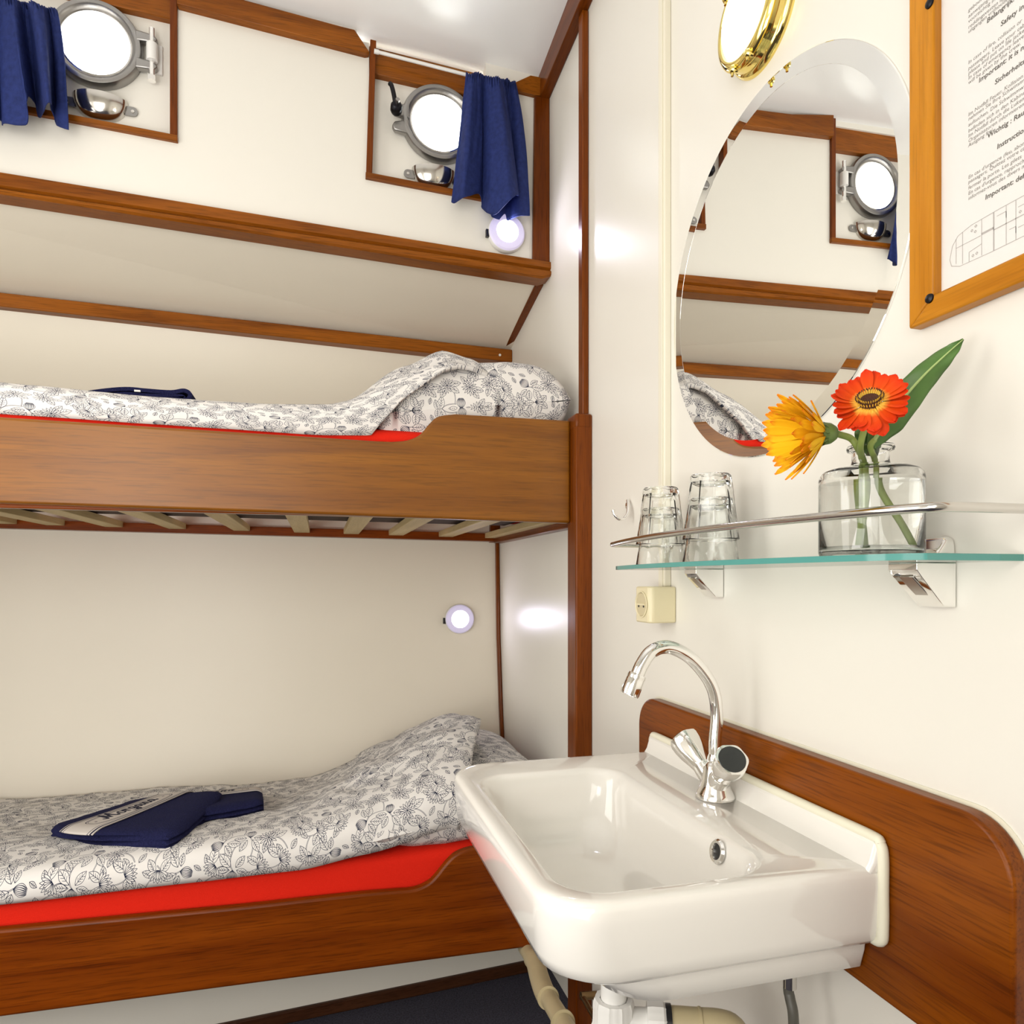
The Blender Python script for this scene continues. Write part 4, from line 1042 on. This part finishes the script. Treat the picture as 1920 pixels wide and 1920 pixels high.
# yellow gerbera, seen from its side
yc_ = onD(1551, 813, .650); nrm = (-RIGHT * .97 - VW * .20 + Vector((0, 0, -.05))).normalized()
fl = thing('gerbera_flower', 'yellow gerbera nodding sideways out of the vase', 'flower', yc_)
s1, s2, _ = frame_of(nrm); b = nb()
for ring, (n_, sp, L0) in enumerate(((18, 1.20, .0480), (18, .88, .0470), (16, .52, .0440))):
    for k in range(n_):
        a = 2 * PI * (k + ring * .37) / n_ + rg.uniform(-.1, .1); d = s1 * math.cos(a) + s2 * math.sin(a)
        petal(b, yc_ + d * .007 + nrm * (.006 + ring * .001), nrm + d * sp * rg.uniform(.85, 1.1), nrm, L0 * rg.uniform(.86, 1.08), .0092, rg.uniform(-.05, .35), .22)
obj('petals', b, 'yellowpetal', fl, smooth=80, recalc=False)
b = nb(); lathe(b, [(.0025, -.009), (.0070, -.007), (.0098, -.002), (.0105, .004), (.0085, .009), (.0005, .009)], yc_, nrm, 28); cal = obj('calyx', b, 'sepal', fl)
b = nb()
for k in range(26):
    a = 2 * PI * k / 26; d = s1 * math.cos(a) + s2 * math.sin(a); o0 = -.005 + .004 * (k % 3)
    petal(b, yc_ + d * (.0088 if k % 3 else .0075) + nrm * o0, nrm + d * .28, d, .013, .0034, .25, .1, 4, 2, .4)
obj('sepals', b, 'sepal', cal, smooth=80, recalc=False)
b = nb(); tube(b, smooth_path([yc_ - nrm * .008, onD(1575, 815, .655), onD(1595, 822, .66), onD(1607, 838, .662), neck + Vector((-.006, .002, -.006)), VC + Vector((-.004, .000, .068)), VC + Vector((-.012, -.004, .035)), VC + Vector((-.018, -.006, .009))], 6), .0031, 12); obj('stem', b, 'stem', fl)
# leaf
tip, basep = onD(1806, 636, .640), onD(1632, 838, .668)
lf = thing('gerbera_leaf', 'long folded green leaf standing in the vase behind the red gerbera', 'leaf', basep)
ctrl = smooth_path([basep, onD(1655, 800, .664), onD(1690, 752, .658), onD(1730, 706, .650), onD(1770, 668, .645), tip], 8)
n = len(ctrl) - 1; wl = [(0, .008), (.12, .017), (.25, .026), (.42, .026), (.6, .021), (.75, .016), (.9, .010), (1, .002)]
def lfn(a, t):
    i = round(t * n); p = ctrl[i]; d = (ctrl[min(i + 1, n)] - ctrl[max(i - 1, 0)]).normalized()
    s = d.cross(VW).normalized(); x = (a - .5) * 2; w_ = interp(t, wl) * (.5 if x > 0 else .62)
    return p + s * (x * w_) + VW * (abs(x) * w_ * .45 * (1 if x > 0 else .6) + .003 * math.sin(t * 13 + a * 4) * abs(x))
b = nb(); grid(b, lfn, 8, n); o = obj('blade', b, 'leaf', lf, smooth=80); s_ = o.modifiers.new('thickness', 'SOLIDIFY'); s_.thickness = .0007
b = nb(); tube(b, [p - VW * .0012 for p in ctrl], [lerp(.0021, .0004, i / n) for i in range(n + 1)], 8); obj('midrib', b, 'leafrib', lf)
b = nb(); tube(b, smooth_path([ctrl[3], basep, neck + Vector((.004, -.003, -.008)), VC + Vector((.003, -.006, .066)), VC + Vector((.014, -.016, .035)), VC + Vector((.022, -.024, .010))], 6), .0027, 10); obj('stalk', b, 'stem', lf)
ctrl2 = smooth_path([neck + Vector((.004, .002, .002)), onD(1628, 818, .672), onD(1634, 800, .675), onD(1640, 786, .676)], 6); n2 = len(ctrl2) - 1
def lfn2(a, t):
    i = round(t * n2); p = ctrl2[i]; x = (a - .5) * 2; w_ = .013 * math.sin(PI * min(.98, .12 + t * .86)) + .0008
    return p + RIGHT * (x * w_) + VW * (abs(x) * w_ * .4)
b = nb(); grid(b, lfn2, 6, n2); o = obj('lobe', b, 'leaf', lf, smooth=80); s_ = o.modifiers.new('thickness', 'SOLIDIFY'); s_.thickness = .0007

# ------------------------------------------------------------------ sink, splashback, tap, pipes
def rr(x0, x1, y0, y1, rf_, rb, z, n=8):
    """loop, front corners (x0 side) radius rf_, back corners rb"""
    L = []
    for cx_, cy_, r, a0 in ((x1 - rb, y1 - rb, rb, 0), (x0 + rf_, y1 - rf_, rf_, 90), (x0 + rf_, y0 + rf_, rf_, 180), (x1 - rb, y0 + rb, rb, 270)):
        for k in range(n + 1):
            a = math.radians(a0 + 90 * k / n); L.append((cx_ + r * math.cos(a), cy_ + r * math.sin(a), z))
    # bow the front a little
    out = []
    for x, y, z_ in L:
        f = 1 - min(1, max(0, (x - x0) / max(1e-6, (x1 - x0) * .5)))
        out.append((x - .005 * f * (1 - ((y - (y0 + y1) / 2) / ((y1 - y0) / 2)) ** 2), y, z_))
    return out
SX = .5772
sb_ = thing('splashback', 'rounded mahogany board on the wall behind the sink', 'splashback', (XM, .83, .60))
b = nb(); r = .055; P = []
for cy_, cz_, a0 in ((1.198 - r, .8345 - r, 0), (.464 + r, .8345 - r, 90)):
    for k in range(11):
        a = math.radians(a0 + 90 * k / 10); P.append((.578, cy_ + r * math.cos(a), cz_ + r * math.sin(a)))
P += [(.578, .464, .602), (.578, 1.198, .602)]
prism(b, P, (.0215, 0, 0)); obj('board', b, 'splash', sb_, bevel=.004, seg=3, smooth=30)
b = nb(); cy_, cz_ = .831, .72
outer = [(XM - .0015, cy_ + (y - cy_) * 1.006, z + .0035 if z > .65 else z) for _, y, z in P]
prism(b, outer, (.0012, 0, 0)); obj('sealant_bead', b, 'caulk', sb_, smooth=30)

sk_ = thing('washbasin', 'white ceramic washbasin on the wooden splashback', 'sink', (.4, .865, .6))
b = nb()
loops = [rr(.35, SX, .70, 1.03, .05, .004, .615), rr(.305, SX, .650, 1.085, .06, .004, .617), rr(.285, SX, .637, 1.098, .06, .004, .624), rr(.270, SX, .631, 1.104, .06, .004, .645), rr(.262, SX, .629, 1.106, .06, .004, .6605),
         rr(.240, SX, .624, 1.111, .06, .004, .6605), rr(.224, SX, .614, 1.121, .06, .004, .6625), rr(.214, SX, .608, 1.127, .06, .004, .669), rr(.209, SX, .605, 1.130, .06, .004, .682),
         rr(.206, SX, .603, 1.132, .060, .004, .725), rr(.206, SX, .603, 1.132, .060, .004, .737), rr(.208, SX, .605, 1.130, .060, .004, .7425), rr(.213, SX, .609, 1.126, .056, .004, .7455), rr(.220, SX, .615, 1.120, .052, .004, .746),
         rr(.228, .468, .629, 1.062, .050, .050, .7445), rr(.233, .463, .634, 1.057, .050, .050, .742), rr(.238, .458, .639, 1.052, .050, .050, .735), rr(.243, .454, .644, 1.046, .050, .050, .715), rr(.252, .448, .652, 1.034, .055, .055, .680), rr(.266, .438, .668, 1.015, .06, .06, .652), rr(.288, .420, .695, .985, .055, .055, .636), rr(.315, .395, .745, .925, .04, .04, .631), rr(.345, .375, .81, .87, .012, .012, .629)]
loft(b, loops); obj('basin', b, 'ceramic', sk_, smooth=60)
b = nb(); loft(b, [[(.556 + i_, .6035, z), (SX, .6035, z), (SX, 1.1315, z), (.556 + i_, 1.1315, z)] for z, i_ in ((.738, -.004), (.746, .0), (.752, .004), (.765, .008), (.774, .0105))]); obj('upstand', b, 'ceramic', sk_, bevel=.006, seg=4, smooth=60)
b = nb(); L0 = [(.5725, .625, .6655), (.5725, .606, .668), (.5725, .603, .685), (.5725, .603, .72), (.5725, .603, .758), (.5725, .607, .770), (.5725, .618, .7745), (.5725, .70, .7745), (.5725, .86, .7745), (.5725, 1.03, .7745), (.5725, 1.116, .7745), (.5725, 1.128, .770), (.5725, 1.132, .758), (.5725, 1.132, .72), (.5725, 1.132, .668)]
tube(b, smooth_path(L0, 5), .0062, 12); obj('sealant_bead', b, 'caulk', sk_)
oc = Vector((.4555, .729, .728)); on = Vector((-1, 0, .22)).normalized()
b = nb(); lathe(b, [(.0085, .0), (.0135, .0), (.0145, .002), (.0125, .0045), (.0095, .004), (.0085, .001)], oc, on, 32, close=True); obj('overflow_ring', b, 'chrome', sk_)
b = nb(); lathe(b, [(.0005, .0010), (.009, .0010), (.009, .0), (.0005, .0)], oc, on, 24); obj('overflow_hole', b, 'black', sk_)
b = nb(); lathe(b, [(.0005, .0), (.018, .0), (.021, .002), (.017, .004), (.0005, .003)], (.36, .84, .6285), (0, 0, 1), 32); obj('drain_plug', b, 'chrome', sk_)

tp = thing('mixer_tap', 'chrome two-handle tap with a swan-neck spout', 'tap', (.533, .862, .746))
TB = Vector((.533, .862, .7462))
b = nb(); lathe(b, [(.0005, 0), (.0265, 0), (.0268, .003), (.0250, .007), (.0215, .014), (.0185, .024), (.0170, .034), (.0150, .044), (.0115, .050), (.0005, .052)], TB, (0, 0, 1), 40)
o = obj('body', b, 'chrome', tp, smooth=60)
for s_ in (1, -1):
    p0 = TB + Vector((0, s_ * .006, .022)); ax_ = Vector((-.014, s_ * .056, .046)).normalized()
    b = nb(); lathe(b, [(.0005, 0), (.0155, .0), (.0150, .014), (.0140, .026), (.0005, .026)], p0, ax_, 28); obj('valve', b, 'chrome', tp, smooth=60)
    b = nb(); hp = p0 + ax_ * .026
    def hrf(a, h): return 1 + .035 * math.cos(a * 6) * sstep(.008, .03, h)
    lathe(b, [(.0005, .0), (.0135, .0), (.0145, .003), (.0165, .012), (.0195, .024), (.0215, .036), (.0220, .046), (.0212, .050), (.0180, .051), (.0005, .051)], hp, ax_, 48, hrf); hd = obj('handle', b, 'chrome', tp, smooth=50)
    b = nb(); lathe(b, [(.0005, .0505), (.0182, .0505), (.0178, .0520), (.0005, .0524)], hp, ax_, 36); obj('cap', b, 'greycap', hd, label='dark grey cap')
YP = .862
sp_ = [Vector((.533, YP, .790)), Vector((.533, YP, .825))] + [onY(u, v, YP) for u, v in ((1344, 1339), (1337, 1292), (1314, 1254), (1284, 1226), (1250, 1213), (1222, 1222), (1204, 1246), (1195, 1266))]
pth = smooth_path(sp_, 8)
b = nb(); tube(b, pth, [lerp(.0085, .0098, i / (len(pth) - 1)) for i in range(len(pth))], 20); obj('spout', b, 'chrome', tp, smooth=70)
dd = (pth[-1] - pth[-3]).normalized()
b = nb(); lathe(b, [(.0085, -.006), (.0122, -.005), (.0128, -.001), (.0122, .002), (.0125, .003), (.0130, .022), (.0122, .025), (.0100, .025), (.0095, .018), (.0005, .018)], pth[-1] + dd * .004, dd, 32); obj('aerator', b, 'chrome', tp, smooth=40)
b = nb(); lathe(b, [(.0005, .0), (.0100, .0), (.0112, .004), (.0105, .010), (.0082, .016), (.0005, .016)], TB + Vector((0, 0, .046)), (0, 0, 1), 28); obj('spout_collar', b, 'chrome', tp, smooth=60)

dr = thing('sink_drain', 'white and beige plastic drain trap under the sink', 'drain', (.36, .83, .45))
dc = Vector((.362, .822, 0))
b = nb(); tube(b, [dc + Vector((0, 0, .605)), dc + Vector((0, 0, .46))], .0165, 24); obj('tailpiece', b, 'whiteplastic', dr)
def ribbed(a, h): return 1 + .05 * (1 if math.cos(a * 10) > .75 else 0)
b = nb(); lathe(b, [(.0172, .0), (.0235, .0), (.0250, -.006), (.0255, -.030), (.0270, -.034), (.0270, -.050), (.0172, -.050)], dc + Vector((0, 0, .516)), (0, 0, 1), 60, ribbed, close=True); obj('slip_nut', b, 'whiteplastic', dr, smooth=25)
b = nb(); lathe(b, [(.0005, 0), (.024, 0), (.024, -.06), (.018, -.08), (.0005, -.082)], dc + Vector((0, 0, .468)), (0, 0, 1), 40); obj('bottle_trap', b, 'whiteplastic', dr)
pa = Vector((1.0, -.42, 0)).normalized(); p0 = dc + pa * .02 + Vector((0, 0, .488))
b = nb(); tube(b, [p0, p0 + pa * .03], .017, 24); obj('outlet', b, 'whiteplastic', dr)
b = nb(); lathe(b, [(.017, .022), (.0235, .022), (.0245, .028), (.0245, .042), (.022, .046), (.017, .046)], p0, pa, 48, ribbed, close=True); obj('union_nut', b, 'whiteplastic', dr, smooth=25)
b = nb(); tube(b, [p0 + pa * .045, p0 + pa * .052], .0235, 24); obj('seal', b, 'black', dr)
b = nb(); tube(b, smooth_path([p0 + pa * .052, p0 + pa * .085, p0 + pa * .112, p0 + pa * .126 + Vector((0, 0, -.006)), p0 + pa * .130 + Vector((0, 0, -.03)), p0 + pa * .130 + Vector((0, 0, -.10))], 6), .0215, 28); el = obj('waste_pipe', b, 'beigepipe', dr)
b = nb(); tube(b, [p0 + pa * .086, p0 + pa * .089], .0226, 28); obj('pipe_bead', b, 'beigepipe', el)
pp = thing('waste_pipe', 'beige plastic waste pipe with an elbow, beside the bunk post', 'pipe', (.44, 1.38, .2))
P = [onD(984, 1776, 1.62), onD(1004, 1806, 1.50)]; el_ = onD(1011, 1832, 1.43); P2 = [onD(1020, 1858, 1.36), onD(1072, 1945, 1.14)]
b = nb(); tube(b, [P[0], P[1]], .0165, 20); obj('pipe', b, 'beigepipe', pp)
b = nb(); tube(b, smooth_path([P[0].lerp(P[1], .75), P[1], el_, P2[0], P2[0].lerp(P2[1], .18)], 6), .0200, 24); obj('elbow', b, 'beigepipe', pp)
b = nb(); tube(b, [P2[0], P2[1]], .0165, 20); obj('pipe', b, 'beigepipe', pp)
for t_ in (.17, .72):
    q = P2[0].lerp(P2[1], t_); d = (P2[1] - P2[0]).normalized(); b = nb(); tube(b, [q - d * .003, q + d * .003], .0212, 24); obj('socket_ring', b, 'beigepipe', pp)
cp = thing('copper_pipe', 'thin aged copper pipe beside the white drain nut', 'pipe', onX(1092, 1868, .575))
P = [onX(1092, 1868, .555), onX(1125, 1925, .555)]
b = nb(); tube(b, [P[0], P[1] + (P[1] - P[0]) * .5], .0058, 14); obj('pipe', b, 'copper', cp)
b = nb(); tube(b, [P[0] + Vector((-.004, 0, .002)), P[0] + Vector((.045, 0, -.004))], .0085, 14); obj('elbow', b, 'copper', cp)
hs = thing('supply_hose', 'dark braided supply hose hanging below the sink', 'hose', onX(1484, 1880, .55))
b = nb(); P = [onX(1478, 1840, .548), onX(1481, 1870, .548), onX(1487, 1900, .548), onX(1489, 1950, .548)]; tube(b, smooth_path([Vector((P[0].x, P[0].y, .66))] + P, 6), .0062, 14); obj('hose', b, 'rubber', hs)
b = nb(); q = P[1]; tube(b, [q + Vector((0, 0, .03)), q + Vector((0, 0, .012))], .0078, 14); obj('ferrule', b, 'steel', hs)

# upper bunk towel, and the band of the second towel below
e = thing('folded_towel', 'navy towel folded in layers on the upper bunk', 'towel', (-.40, 1.70, 1.44))
def strip(bm, pts, wdth, th):
    loops = []
    pts = smooth_path(pts, 6)
    n_ = len(pts)
    for i, p in enumerate(pts):
        d = (pts[min(i + 1, n_ - 1)] - pts[max(i - 1, 0)]).normalized(); nn = Vector((-d.z, 0, d.x))
        loops.append([p + nn * th, p + nn * th * .9 + Vector((0, wdth, 0)), p - nn * th * .9 + Vector((0, wdth, 0)), p - nn * th])
    return loft(bm, loops)
Y = 1.665
def U(u, v): return onY(u, v, Y)
b = nb(); strip(b, [U(132, 740), U(165, 736), U(205, 731), U(240, 729), U(275, 732), U(320, 735), U(345, 732), U(356, 739), U(350, 750), U(330, 755), U(260, 753), U(190, 749)], .24, .0042); obj('outer_fold', b, 'terry', e, smooth=60)
b = nb(); strip(b, [U(150, 750), U(185, 744), U(230, 738), U(280, 741), U(335, 742), U(342, 746), U(300, 748), U(200, 753)], .235, .0036); obj('inner_fold', b, 'terry', e, smooth=60)
b = nb(); q = U(258, 732.5); box(b, q.x - .006, q.x + .006, q.y - .003, q.y, q.z - .003, q.z + .001); obj('care_tag', b, 'whiteplastic', e)
t2 = [o_ for o_ in bpy.data.objects if o_.get('label', '').startswith('navy towel half')][0]
A, B_, C_, D_ = [Vector((p[0], p[1], 0)) for p in T2C]
b = nb()
def bf(u, v):
    s = lerp(.20, .50, v); t = lerp(-.004, 1.004, u); p = A.lerp(B_, s).lerp(D_.lerp(C_, s), t)
    z = lerp(lerp(lowbed(A), lowbed(B_), s), lerp(lowbed(D_), lowbed(C_), s), t) + .032 + .0012 + .006 * math.sin(PI * s) * .5 - .008 * (max(0, abs(2 * t - 1) - .8) / .2) ** 2 + .0034
    return Vector((p.x, p.y, z))
grid(b, bf, 50, 8, lambda a, c_: (.30 + .70 * a, 1 - c_)); o = obj('woven_band', b, 'band', t2, smooth=80, label='cream woven band with dark lettering')
s_ = o.modifiers.new('thickness', 'SOLIDIFY'); s_.thickness = .0025; s_.offset = -1
